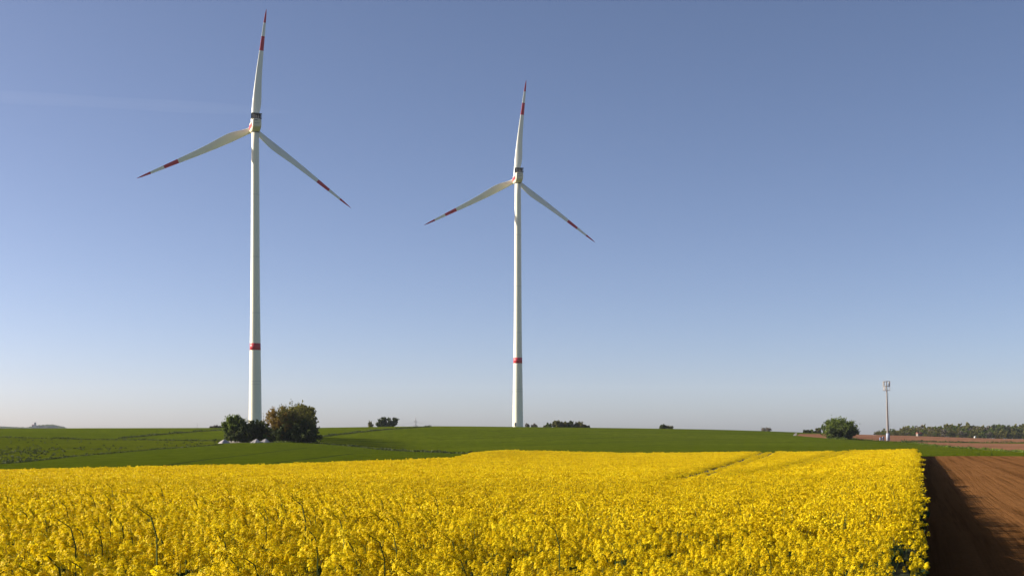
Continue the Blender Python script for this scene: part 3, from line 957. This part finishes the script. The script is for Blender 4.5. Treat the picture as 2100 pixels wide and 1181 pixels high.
# ------------------------------------------------------------------ rough grass strips and weeds
def verge(label, line, h, w, per_m, seed, name='grass_verge', mat='dark', cat='grass'):
    global rng
    keep = rng; rng = np.random.default_rng(seed)
    P = np.array([hit(a, b) for a, b in line]); mb = MB(); C_ = []
    for p, q in zip(P[:-1], P[1:]):
        L = np.linalg.norm(q - p); n = max(3, int(L * per_m))
        t = rnd(0, 1, n)[:, None]; d = (q - p) / L; nn = np.array([-d[1], d[0]])
        C_.append(p + (q - p) * t + nn * rng.normal(0, w / 2, n)[:, None])
    C_ = np.concatenate(C_)
    clump = .55 + .45 * np.sin(C_[:, 0] * .35) * np.sin(C_[:, 1] * .27 + 1) + rnd(-.2, .3, len(C_))
    z = ground(C_[:, 0], C_[:, 1]) + rnd(0, 1, len(C_)) * h * np.clip(clump, .25, 1.2)
    c = np.c_[C_, z]
    nr = unit(len(c))
    s = rnd(.10, .24, len(c))
    mb.quads(cards(c, nr, s * .7, s * 1.1))
    rng = keep
    o = mb.build(name, LEAF[mat]); tag(o, label, cat, kind='stuff'); return o
verge('dark rough grass strip running from the clump down to the rape field', [(645, 908.5), (743, 917), (857, 926), (920, 929), (985, 930.5)], .45, .7, 13, 501)
verge('dark hedge strip climbing from the clump to the ridge', [(645, 897), (690, 891.5), (740, 886), (790, 881), (840, 877.8), (882, 875)], .7, 1.0, 14, 502)
verge('dark rough strip above the patchy meadow on the left', [(-250, 896), (0, 897.5), (120, 899.5), (300, 902), (450, 904)], .55, .9, 12, 503)
verge('thin dark strip between the two upper fields on the left', [(245, 899), (300, 894), (350, 889.5), (455, 882)], .8, .8, 14, 504)
verge('thin dark strip along the lower side of the patchy meadow', [(-200, 968), (0, 951), (150, 936), (300, 923), (455, 911.5)], .25, .5, 9, 505)
verge('dark line of grass beside the road between the brown fields', [(1850, 905.8), (1900, 906.4), (2000, 907), (2110, 907.5)], .9, 1.2, 12, 506)
verge('rough grass along the edge of the green field by the mast', [(1700, 899), (1790, 903), (1860, 907), (1950, 917), (2110, 928)], .5, .8, 10, 507, mat='green')
verge('rough grass at the foot of the clump of trees', [(562, 907), (600, 907), (648, 906)], .6, 1.1, 16, 508, mat='green')
verge('rough grass under the lone round tree', [(1694, 899.5), (1724, 900.5), (1755, 900.5)], .8, 1.2, 14, 509, mat='green')
# weeds scattered over the meadow
mx = np.array([p[0] for p in meadow_poly]); my = np.array([p[1] for p in meadow_poly])
X = rnd(-160, -50, 9000); Y = rnd(205, 385, 9000)
dn = np.sin(X * .11 + 1.3) * np.sin(Y * .05 + .4) + .5 * np.sin(X * .3) * np.cos(Y * .13)
k = inside(meadow_poly, X, Y) & (rng.random(9000) < np.clip(.25 + dn * .5, .03, .8)) & (rng.random(9000) < np.clip((340 - Y) / 120, .1, 1))
X, Y = X[k][:550], Y[k][:550]
n = len(X); c = np.repeat(np.c_[X, Y, ground(X, Y)], 7, 0); c += rng.normal(0, 1, c.shape) * [.18, .18, 0]; c[:, 2] += rnd(0, .30, len(c))
mb = MB(); mb.quads(cards(c, unit(len(c)), .10, .16)); o = mb.build('weeds', LEAF['dark']); tag(o, 'dark tufts of weeds dotted over the left meadow', 'weeds', kind='stuff')
# clods of soil lying on the furrows
Yc_ = np.exp(rnd(math.log(20), math.log(110), 5200)); Xc_ = Yc_ * EX / EYd + rnd(.3, 1, 5200) ** .8 * (Yc_ * .22 + 2)
nC = len(Yc_); rC = rng.lognormal(-3.35, .45, nC); zC = ground(Xc_, Yc_)
ico = np.array([[1, 0, 0], [-1, 0, 0], [0, 1, 0], [0, -1, 0], [0, 0, 1], [0, 0, -1]], float)
icf = [(0, 2, 4), (2, 1, 4), (1, 3, 4), (3, 0, 4), (2, 0, 5), (1, 2, 5), (3, 1, 5), (0, 3, 5)]
mb = MB()
for i in range(nC):
    mb.add(ico * rC[i] * rnd(.6, 1.3, (6, 3)) + [Xc_[i], Yc_[i], zC[i] + rC[i] * .3], icf)
o = mb.build('soil_clods', M['soil']); tag(o, 'clods of earth scattered over the ploughed field', 'soil', kind='stuff')
# grass stems at the far end of the ploughed field
mb = MB()
for u in (2008, 2034, 2036, 2005, 1960, 1990):
    for q in range(7 if u in (2008, 2034) else 3):
        p = at(u + rnd(-1.5, 1.5), 206); mb.tube([p, p + Vector((rnd(-.2, .2), 0, rnd(.3, 1.0 if u in (2008, 2034) else .5)))], [.02, .012], 3)
o = mb.build('dry_grass', LEAF['fresh']); tag(o, 'pale grass stalks at the far end of the ploughed field', 'grass', kind='stuff')

# ------------------------------------------------------------------ wind turbines
MPP = 628.0 / F
def wind_turbine():
    D = 628.0
    x0 = (523.5 - CX) / F * D
    zb = gz(x0, D) - .3
    T = thing('wind_turbine', 'taller and nearer wind turbine with its foot hidden by the clump of trees', 'wind turbine', (x0, D, zb), 0, 'white wind turbines with red marked blades')
    zz = lambda v: EYE + zv(v, D) - zb
    ztop = zz(271)
    prof = [(6.9 / 2, 0), (6.9 / 2, .2)] + [(w * MPP / 2, zz(v)) for v, w in ((865, 26.0), (782, 23.8), (711, 21.6), (640, 19.6), (560, 18.3), (500, 17.5), (400, 16.6), (300, 15.4))] + [(15.0 * MPP / 2, ztop)]
    mb = MB(); mb.lathe(prof, 64)
    tw = mb.build('tower', M['tower'], T, True)
    def rad(z): return float(np.interp(z, [p[1] for p in prof], [p[0] for p in prof]))
    zs1, zs2 = zz(718), zz(704)
    mb = MB(); mb.lathe([(rad(zs1) + .012, zs1), (rad(zs1) + .035, zs1 + .01), (rad(zs2) + .035, zs2 - .01), (rad(zs2) + .012, zs2)], 64, cap=False)
    mb.build('red_band', M['red'], tw, True)
    for v in (788, 642, 527, 400, 782):
        z = zz(v); mb = MB(); mb.lathe([(rad(z) + .01, z - .10), (rad(z) + .04, z - .07), (rad(z) + .04, z + .07), (rad(z) + .01, z + .10)], 64, cap=False)
        mb.build('flange', M['seam'], tw, True)
    # door at the foot
    mb = MB(); mb.box((-1.2, -3.33, 2.6), (1.0, .3, 2.3)); d_ = mb.build('door', M['galv'], tw)
    # ---- nacelle, local frame: y = shaft direction pointing away from the viewer, yawed to the left
    yaw = math.radians(21)
    R = Matrix.Rotation(yaw, 3, 'Z')
    def rot(P): return np.asarray(P, float) @ np.array(R).T
    nz = ztop
    body = MB()
    # rounded box section swept along y; the belly slopes up towards the tail
    secs = [(-6.3, .82, 1.9, 5.4), (-5.9, .96, 1.1, 5.85), (-3.0, 1.0, -.1, 6.0), (0, 1.0, -.25, 6.0), (4.5, 1.0, .3, 5.9), (6.3, .9, .8, 5.6)]
    V = []; nS = 20
    for y, sw, z0, z1 in secs:
        for k in range(nS):
            w = 2 * math.pi * (k + .5) / nS
            cxx = math.copysign(abs(math.cos(w)) ** .38, math.cos(w)); czz = math.copysign(abs(math.sin(w)) ** .38, math.sin(w))
            V.append((cxx * 2.45 * sw, y, nz + (z0 + z1) / 2 + czz * (z1 - z0) / 2))
    Fc = [(i * nS + k, i * nS + (k + 1) % nS, (i + 1) * nS + (k + 1) % nS, (i + 1) * nS + k) for i in range(len(secs) - 1) for k in range(nS)]
    Fc += [tuple(range(nS))[::-1], tuple(range((len(secs) - 1) * nS, len(secs) * nS))]
    body.add(rot(V), Fc)
    nac = body.build('nacelle', M['nacelle'], T, True)
    for p in nac.data.polygons:
        if len(p.vertices) > 4: p.use_smooth = False
    # red panel along the left flank, dark hatch in it
    mb = MB(); mb.box((0, 0, 0), (.12, 9.6, 2.3)); Vv = mb.v[0] + [-2.47, .6, nz + 2.9]; mb.v[0] = rot(Vv); mb.build('side_panel', M['red'], nac)
    mb = MB(); mb.box((0, 0, 0), (.10, 2.2, .9)); mb.v[0] = rot(mb.v[0] + [-2.56, -1.0, nz + 3.1]); mb.build('side_hatch', M['dark'], nac)
    mb = MB(); mb.box((0, 0, 0), (1.6, .10, .32)); mb.v[0] = rot(mb.v[0] + [-.5, -6.33, nz + 4.85]); mb.build('rear_vent', M['dark'], nac)
    mb = MB()
    for xx, ww, z_ in ((-.55, 1.5, 3.2), (.50, .62, 3.28), (1.1, .60, 3.36)): 
        b2 = MB(); b2.box((0, 0, 0), (ww, .06, .16)); mb.add(rot(b2.v[0] + [xx, -6.33, nz + z_]), b2.f)
    mb.build('rear_lettering', M['dark'], nac)
    mb = MB(); mb.lathe([(2.05, -.35), (2.2, .35)], 40, c=(0, 0, nz - .1)); mb.build('yaw_ring', M['dark'], nac, True)
    # cooler on the roof: dark frame with upright slats
    cool = MB()
    def cb(c, s): 
        b2 = MB(); b2.box((0, 0, 0), s); cool.add(rot(b2.v[0] + c), b2.f)
    cb([0, -4.2, nz + 8.75], (5.3, 2.6, .16)); cb([0, -4.2, nz + 6.1], (5.3, 2.6, .16))
    for sx in (-2.6, 2.6):
        for sy in (-5.45, -2.95): cb([sx, sy, nz + 7.42], (.16, .16, 2.6))
    cb([0, -3.0, nz + 7.42], (5.2, .1, 2.5))
    c_ = cool.build('cooler', M['dark'], nac)
    for i in range(5):
        b2 = MB(); b2.box((0, 0, 0), (.16, .3, 2.4)); b2.v[0] = rot(b2.v[0] + [-1.9 + i * .95, -5.3, nz + 7.42]); b2.build('slat', M['galv'], c_)
    # hub with spinner
    zh = zz(257.5) - 0
    hub_c = rot([[0, 8.3, 0]])[0]; hub_c[2] = zh
    hub = MB(); prof_h = [(1.0, -2.4), (1.9, -2.2), (2.15, -.8), (2.15, .8), (1.8, 1.9), (1.0, 2.8), (.1, 3.1)]
    b2 = MB(); b2.lathe(prof_h, 28)
    P = b2.v[0][:, [0, 2, 1]] * [1, 1, -1]
    hub.add(rot(P) + hub_c, b2.f)
    hb = hub.build('hub', M['blade'], T, True)
    # blades
    def blade_mesh(L, twist0=12):
        st = [0, .02, .05, .09, .13, .17, .21, .26, .32, .40, .50, .60, .652, .655, .70, .76, .772, .775, .83, .885, .888, .93, .96, .985, .996, 1.0]
        lead = ([0, .05, .12, .2, .3, .5, .65, .8, .9, .97, 1.0], [-1.55, -1.55, -1.8, -1.95, -1.95, -1.65, -1.25, -.92, -.68, -.36, -.05])
        trail = ([0, .05, .10, .15, .20, .25, .32, .42, .55, .65, .8, .9, .96, 1.0], [1.55, 1.55, 2.05, 2.75, 3.0, 2.8, 2.3, 1.65, 1.25, 1.0, .72, .52, .32, .06])
        thick = ([0, .05, .12, .2, .35, .6, .9, 1.0], [2.9, 2.8, 2.1, 1.5, .95, .5, .2, .04])
        mb = MB(); n = 22; V = []
        for s in st:
            a = np.interp(s, *lead); b = np.interp(s, *trail); t = np.interp(s, *thick)
            tw_ = math.radians((-7 - 26 * (1 - s) ** 2) * min(1, s / .1))
            circ = 1 - min(1, max(0, (s - .02) / .12))
            bend = -2.2 * s ** 2.2
            for k in range(n):
                w = 2 * math.pi * k / n
                xx = (a + b) / 2 + (b - a) / 2 * -math.cos(w)
                f = (math.sin(w)) * t / 2
                # fuller towards the leading edge
                g_ = (xx - a) / (b - a + 1e-6)
                air = (1.48 * math.sqrt(max(g_, 0)) - .63 * g_ - 1.76 * g_ ** 2 * .5) 
                fy = math.copysign(abs(f), math.sin(w)) * circ + (1 - circ) * math.copysign(min(1, max(.02, 1.9 * math.sqrt(max(g_, 0)) * (1 - g_ * .97))) * t / 2, math.sin(w)) * (abs(math.sin(w)) > 1e-6)
                V.append((xx * math.cos(tw_) - fy * math.sin(tw_), fy * math.cos(tw_) + xx * math.sin(tw_) - bend * 0, s * L))
        Fc, mi = [], []
        for i in range(len(st) - 1):
            mid = (st[i] + st[i + 1]) / 2
            red = (.653 < mid < .773) or mid > .886
            for k in range(n): Fc.append((i * n + k, i * n + (k + 1) % n, (i + 1) * n + (k + 1) % n, (i + 1) * n + k)); mi.append(1 if red else 0)
        Fc += [tuple(range(n))[::-1], tuple(range((len(st) - 1) * n, len(st) * n))]; mi += [0, 1]
        mb.add(V, Fc); mb.m = mi
        return mb
    hx = T.location.x + hub_c[0]; hy = D + hub_c[1]
    hu = CX + F * hx / hy
    for (tu, tv) in ((546.3, 19), (719.5, 426.5), (280.5, 366)):
        # tip in the rotor plane (through the hub, square to the shaft)
        ax = R @ Vector((0, 1, 0))
        dr = Vector(((tu - CX) / F, 1, zv(tv, 1)))
        o_ = Vector((0, 0, EYE)); hc = Vector((hx, hy, zb + zh))
        t = (hc - o_).dot(ax) / dr.dot(ax)
        tip = o_ + dr * t
        d = tip - hc; L = d.length; d.normalize()
        bm_ = blade_mesh(L)
        V = bm_.v[0]
        xax = ax.cross(d) * -1; 
        if xax.dot(Vector((1, 0, 0))) * d.z - 0 < 0 and False: pass
        # clockwise side as seen by the viewer
        xax = d.cross(-ax); xax.normalize()
        B = np.array([list(xax), list(ax), list(d)])
        bm_.v[0] = V @ B + hub_c
        bm_.build('blade', [M['blade'], M['red']], T, True)
    return T
t1 = wind_turbine()
D2 = 760.0
p2 = at(1062.0, D2)
hubz2 = EYE + zv(364.5, D2); hub1 = EYE + zv(257.5, 628.0) - t1.location.z
def copy_tree(o, parent=None):
    c = o.copy(); COL.objects.link(c); c.parent = parent
    for ch in list(o.children): copy_tree(ch, c)
    return c
t2 = copy_tree(t1)
t2.location = (p2.x, D2, hubz2 - hub1)
t2.rotation_euler = (0, 0, -math.radians(10))
t2['label'] = 'smaller-looking farther wind turbine standing on the bare ridge in the middle'

# ------------------------------------------------------------------ phone mast and its cabinets
pm = at(1821.2, 550)
T = thing('phone_mast', 'slim grey mobile phone mast with a square antenna cage on top', 'mast', pm)
hm = (905 - 783) / F * 550
top = np.array([-.75, 0, hm])
mb = MB(); mb.tube([[0, 0, -.3], [-.12, 0, hm * .16], [-.40, 0, hm * .55], top], [.62, .54, .38, .25], 16); mb.build('pole', M['mast'], T, True)
mb = MB(); mb.tube([[0, 0, -.3], [-.08, 0, hm * .125]], [.85, .80], 16); mb.build('foot', M['mastbase'], T, True)
mb = MB(); mb.tube([[.95, .3, 0], [.75, .3, hm * .3], [.3, .2, hm * .8]], [.03, .03, .03], 4); mb.build('ladder', M['galv'], T)
for zf in (-.15, -2.35, -4.35):
    mb = MB(); c = top + [0, 0, zf]; R_ = 1.62
    ring = [c + [R_ * math.cos(a), R_ * math.sin(a), 0] for a in np.linspace(0, 2 * math.pi, 13)[:-1]]
    for a, b in zip(ring, ring[1:] + ring[:1]): mb.tube([a, b], .10, 4)
    for a in ring[::3]: mb.tube([c, a], .09, 4)
    mb.build('platform_ring', M['galv'], T)
for i in range(8):
    a = 2 * math.pi * (i + .5) / 8
    mb = MB(); mb.tube([top + [1.62 * math.cos(a), 1.62 * math.sin(a), -4.4], top + [1.62 * math.cos(a), 1.62 * math.sin(a), .1]], .07, 4); mb.build('upright', M['galv'], T)
for a, z_ in ((2.5, -1.2), (3.6, -1.2), (4.4, -1.3), (.4, -1.2), (5.6, -1.2), (3.9, -3.3), (2.0, -3.3)):
    mb = MB(); mb.box(top + [1.45 * math.cos(a), 1.45 * math.sin(a), z_], (.34, .34, 1.9)); mb.build('antenna', M['antenna'], T)
for i, (u, s, lab) in enumerate([(1806, .85, 'smaller blue grey cabinet, left of the two beside the phone mast'), (1811.5, 1.15, 'taller blue grey cabinet, nearer to the phone mast')]):
    p = at(u, 548); mb = MB()
    t_ = thing('cabinet', lab, 'cabinet', p, 0, 'cabinets beside the phone mast')
    mb.box((0, 0, .75 * s), (.75, .6, 1.5 * s)); bd = mb.build('housing', M['cabinet'], t_)
    mb = MB(); mb.box((0, 0, 1.5 * s + .07), (.9, .75, .12)); mb.build('lid', M['galv'], t_)
    mb = MB(); mb.box((0, -.32, .75 * s), (.6, .04, 1.2 * s)); mb.build('door', M['galv'], bd)

# ------------------------------------------------------------------ gravel heaps
for u, vt, w, Y_, lab in ((459, 899, 26, 322, 'pale gravel heap standing alone left of the clump'), (525, 901, 23, 321, 'lower left gravel heap of the touching pair before the clump'),
                      (544, 899.5, 23, 322.5, 'right gravel heap of the touching pair before the clump')):
    p = at(u, Y_); hh = max(1.2, (907.5 - vt) / F * Y_); rw = w / F * Y_ / 2
    mb = MB(); n = 28; V = []; K = 9
    for i in range(K):
        f = i / (K - 1)
        for k in range(n):
            a = 2 * math.pi * k / n
            r_ = rw * (1 - f) * (1 + .10 * math.sin(3 * a + u) + .05 * math.sin(7 * a)) + .02
            V.append((r_ * math.cos(a) + .15 * f, r_ * math.sin(a), hh * (f ** .88) * (1 - .10 * f * f) + rnd(-.03, .03) - .15 * (1 - f)))
    Fc = [(i * n + k, i * n + (k + 1) % n, (i + 1) * n + (k + 1) % n, (i + 1) * n + k) for i in range(K - 1) for k in range(n)] + [tuple(range((K - 1) * n, K * n))]
    mb.add(V, Fc); o = mb.build('gravel_heap', M['heap'], None, False, p); tag(o, lab, 'gravel heap', 'gravel heaps before the clump')

# ------------------------------------------------------------------ far things
# lattice pylon with its wires
Yp = 2800.0
def pylon(u, vtop, Y, label, s=1.0):
    x = (u - CX) / F * Y; zg = gz(x, Y); ht = EYE + zv(vtop, Y) - zg
    T = thing('electricity_pylon', label, 'pylon', (x, Y, zg))
    mb = MB()
    def wd(z): return np.interp(z / ht, [0, .55, .8, 1], [4.2, 1.7, 1.1, .15]) * s
    zs = np.linspace(0, ht, 14)
    for sx in (-1, 1):
        for sy in (-1, 1): mb.tube([[sx * wd(z), sy * wd(z), z] for z in zs], .22 * s, 4)
    for a, b in zip(zs[:-1], zs[1:]):
        for sy in (-1, 1):
            mb.tube([[-wd(a), sy * wd(a), a], [wd(b), sy * wd(b), b]], .14 * s, 3); mb.tube([[wd(a), sy * wd(a), a], [-wd(b), sy * wd(b), b]], .14 * s, 3)
    mb.build('lattice', M['galv'], T)
    for zf, half in ((.82, 4.6), (.66, 5.2)):
        mb = MB(); z = ht * zf
        mb.tube([[-half * s, 0, z + .4], [0, 0, z + 1.6]], .22 * s, 4); mb.tube([[half * s, 0, z + .4], [0, 0, z + 1.6]], .22 * s, 4); mb.tube([[-half * s, 0, z], [half * s, 0, z]], .25 * s, 4)
        mb.build('cross_arm', M['galv'], T)
    return T, ht
Tp, hp = pylon(852.4, 855, Yp, 'lattice electricity pylon on the skyline between the turbines')
for z0, dx in ((.80, -4.6), (.80, 4.6), (.64, -5.2), (.64, 5.2)):
    mb = MB(); span = 165.0; P = []
    for t in np.linspace(-1, 1, 41):
        a = abs(t); zz_ = Tp.location.z + hp * z0 - 4 * 11.0 * (a * .5) * (1 - a * .5) * 1.6
        P.append((Tp.location.x + dx + span * t, Yp + 60 * t, zz_))
    mb.tube(P, .09, 4)
    o = mb.build('power_line', M['galv'])
    tag(o, {(.80, -4.6): 'upper power line hanging from the left end of the pylon arm', (.80, 4.6): 'upper power line hanging from the right end of the pylon arm',
            (.64, -5.2): 'lower power line hanging from the left end of the pylon arm', (.64, 5.2): 'lower power line hanging from the right end of the pylon arm'}[(z0, dx)], 'power line', 'power lines of the pylon')
# small far mast on the left skyline
x = (404.5 - CX) / F * 1500; p = Vector((x, 1500, gz(x, 1500)))
T = thing('radio_mast', 'tiny thin mast on the skyline left of the clump', 'mast', p)
ht = EYE + zv(867.5, 1500) - p.z
mb = MB(); mb.tube([[0, 0, 0], [0, 0, ht * .72]], [.75, .6], 8); mb.build('pole', M['galv'], T); mb = MB(); mb.tube([[0, 0, ht * .72], [0, 0, ht]], [.22, .15], 6); mb.build('aerial', M['galv'], T)
mb = MB(); mb.box((0, 0, ht * .55), (1.9, 1.9, 1.4)); mb.build('platform', M['galv'], T)
# small house with a red roof before the wood
p = at(1884.5, 1045)
T = thing('house', 'small pale house with a red roof at the edge of the wood', 'house', p, math.radians(12))
mb = MB(); mb.box((0, 0, 1.2), (3.8, 3.2, 2.6)); mb.build('wall', M['stucco'], T)
mb = MB(); mb.add([(-2.2, -2, 2.45), (2.2, -2, 2.45), (2.2, 2, 2.45), (-2.2, 2, 2.45), (-2.0, 0, 3.9), (2.0, 0, 3.9), (-2.2, -2, 2.3), (2.2, -2, 2.3), (2.2, 2, 2.3), (-2.2, 2, 2.3)],
                  [(0, 1, 5, 4), (2, 3, 4, 5), (1, 2, 5), (3, 0, 4), (6, 9, 8, 7), (0, 6, 7, 1), (1, 7, 8, 2), (2, 8, 9, 3), (3, 9, 6, 0)]); mb.build('roof', M['roof'], T)
mb = MB(); mb.box((-.6, -1.63, 1.4), (.8, .06, .9)); mb.build('window', M['dark'], T)
mb = MB(); mb.box((1.1, -1.63, 1.05), (.8, .06, 1.8)); mb.build('door', M['dark'], T)
p = at(1999.5, 1030)
T = thing('hut', 'tiny bright white hut in front of the wood', 'hut', p)
mb = MB(); mb.box((0, 0, .7), (1.25, 1.2, 1.5)); mb.build('wall', M['white'], T)
mb = MB(); mb.add([(-.75, -.7, 1.45), (.75, -.7, 1.45), (.75, .7, 1.7), (-.75, .7, 1.7), (-.75, -.7, 1.55), (.75, -.7, 1.55), (.75, .7, 1.8), (-.75, .7, 1.8)], [(0, 3, 2, 1), (4, 5, 6, 7), (0, 1, 5, 4), (1, 2, 6, 5), (2, 3, 7, 6), (3, 0, 4, 7)]); mb.build('roof', M['antenna'], T)

# castle hill far on the left
Yh = 5200.0
def hz(v): return EYE + zv(v, Yh)
us = np.arange(-420, 150, 1.5)
prof_u = [-420, -200, -60, 0, 20, 40, 60, 72, 85, 100, 112, 122, 132, 150]
prof_v = [880, 876, 873.5, 874, 874.8, 876, 876.2, 873, 871.6, 871.2, 872, 874.5, 877.5, 884]
mb = MB(); V = []; rows = [(-260, None), (-140, .55), (-40, .95), (40, 1.0), (260, .4), (520, None)]
for r_, (dy, f) in enumerate(rows):
    for u in us:
        zt = hz(np.interp(u, prof_u, prof_v)); zb_ = -60.0
        if f is None: z = zb_
        else: z = zb_ + (zt - zb_) * f + rng.normal(0, 1.1) * (1 if .5 < f else .3)
        V.append(((u - CX) / F * Yh, Yh + dy, z))
n = len(us)
mb.add(V, [(i * n + k, i * n + k + 1, (i + 1) * n + k + 1, (i + 1) * n + k) for i in range(len(rows) - 1) for k in range(n - 1)])
o = mb.build('distant_hill', M['hill']); tag(o, kind='structure')
wd = MB(); C_ = []
for u in np.arange(-300, 136, .9):
    Yt = Yh + rnd(-40, 30); zt = hz(np.interp(u, prof_u, prof_v)) - 3
    C_.append(((u - CX) / F * Yt, Yt, zt, rnd(2.5, 7.0) if u > 60 else rnd(2.0, 4.5)))
for x_, y_, z_, r_ in C_:
    k = 26; d = unit(k); wd.quads(cards(np.array([x_, y_, z_]) + d * [r_ * .8, r_ * .8, r_] * rnd(.4, 1, k)[:, None], unit(k), r_ * .3, r_ * .34))
o = wd.build('hill_wood', LEAF['green']); tag(o, 'trees crowning the far castle hill', 'wood', kind='stuff')
xc = (83.5 - CX) / F * Yh
T = thing('castle', 'distant castle with a square keep on a hill at the far left', 'castle', (xc, Yh - 60, hz(876.5)))
kh = hz(866.3) - hz(876.5)
mb = MB(); mb.box((0, 0, kh / 2), (6.6, 6.6, kh)); k_ = mb.build('keep', M['stone'], T)
mb = MB(); mb.box((0, 0, kh + .25), (7.2, 7.2, .5)); mb.build('parapet', M['stone'], k_)
w_ = (hz(871.6) - hz(876.5))
mb = MB(); mb.box((-9, 2, w_ / 2), (10, 8, w_)); mb.box((9.5, 2, w_ * .45), (9, 8, w_ * .9)); mb.box((3.5, -5.5, w_ * .3), (22, 1.5, w_ * .6)); mb.build('wall', M['stone'], T)
mb = MB(); mb.add([(-14.4, -2.4, w_), (-3.6, -2.4, w_), (-3.6, 6.4, w_), (-14.4, 6.4, w_), (-14.4, 2, w_ + 3), (-3.6, 2, w_ + 3)], [(0, 1, 5, 4), (2, 3, 4, 5), (1, 2, 5), (3, 0, 4), (0, 3, 2, 1)]); mb.build('roof', M['roof'], T)

# thin streak of old contrail high on the left
m, nt, bs = new_mat('contrail_vapour')
out = nt.nodes['Material Output']; nt.nodes.remove(bs)
pv = nt.nodes.new('ShaderNodeVolumePrincipled'); pv.inputs['Color'].default_value = (1, 1, 1, 1); pv.inputs['Anisotropy'].default_value = .2
pv.inputs['Density'].default_value = .00015
nt.links.new(pv.outputs[0], out.inputs['Volume'])
Yc = 14000.0
a = Vector(((-900 - CX) / F * Yc, Yc, EYE + zv(150, Yc))); b = Vector(((610 - CX) / F * Yc, Yc, EYE + zv(232, Yc)))
mb = MB(); nP = 40
for f_ in (1.0, .82, .64, .44):
    P = [a.lerp(b, t) for t in np.linspace(0, 1, nP)]
    Rr = [max(4.0, 150 * f_ * (1 - t) ** .45 * (.85 + .25 * math.sin(t * 9) + .12 * math.sin(t * 23))) for t in np.linspace(0, 1, nP)]
    mb.tube(P, Rr, 14)
o = mb.build('contrail', m, None, True); tag(o, 'faint white streak of old contrail in the sky left of the nearer turbine', 'contrail')

# ------------------------------------------------------------------ haze
HAZE = 3.5e-5
if HAZE:
    m, nt, bs = new_mat('haze')
    out = nt.nodes['Material Output']; nt.nodes.remove(bs)
    pv = nt.nodes.new('ShaderNodeVolumePrincipled'); pv.inputs['Color'].default_value = (.80, .88, 1, 1)
    pv.inputs['Density'].default_value = HAZE; pv.inputs['Anisotropy'].default_value = 0.0
    nt.links.new(pv.outputs[0], out.inputs['Volume'])
    mb = MB(); z0, z1 = -90.0, 275.0
    mb.box((0, 0, (z0 + z1) / 2), (14000, 14000, z1 - z0))
    o = mb.build('haze', m); tag(o, kind='stuff', label='thin pale haze in the air over the fields', cat='haze')
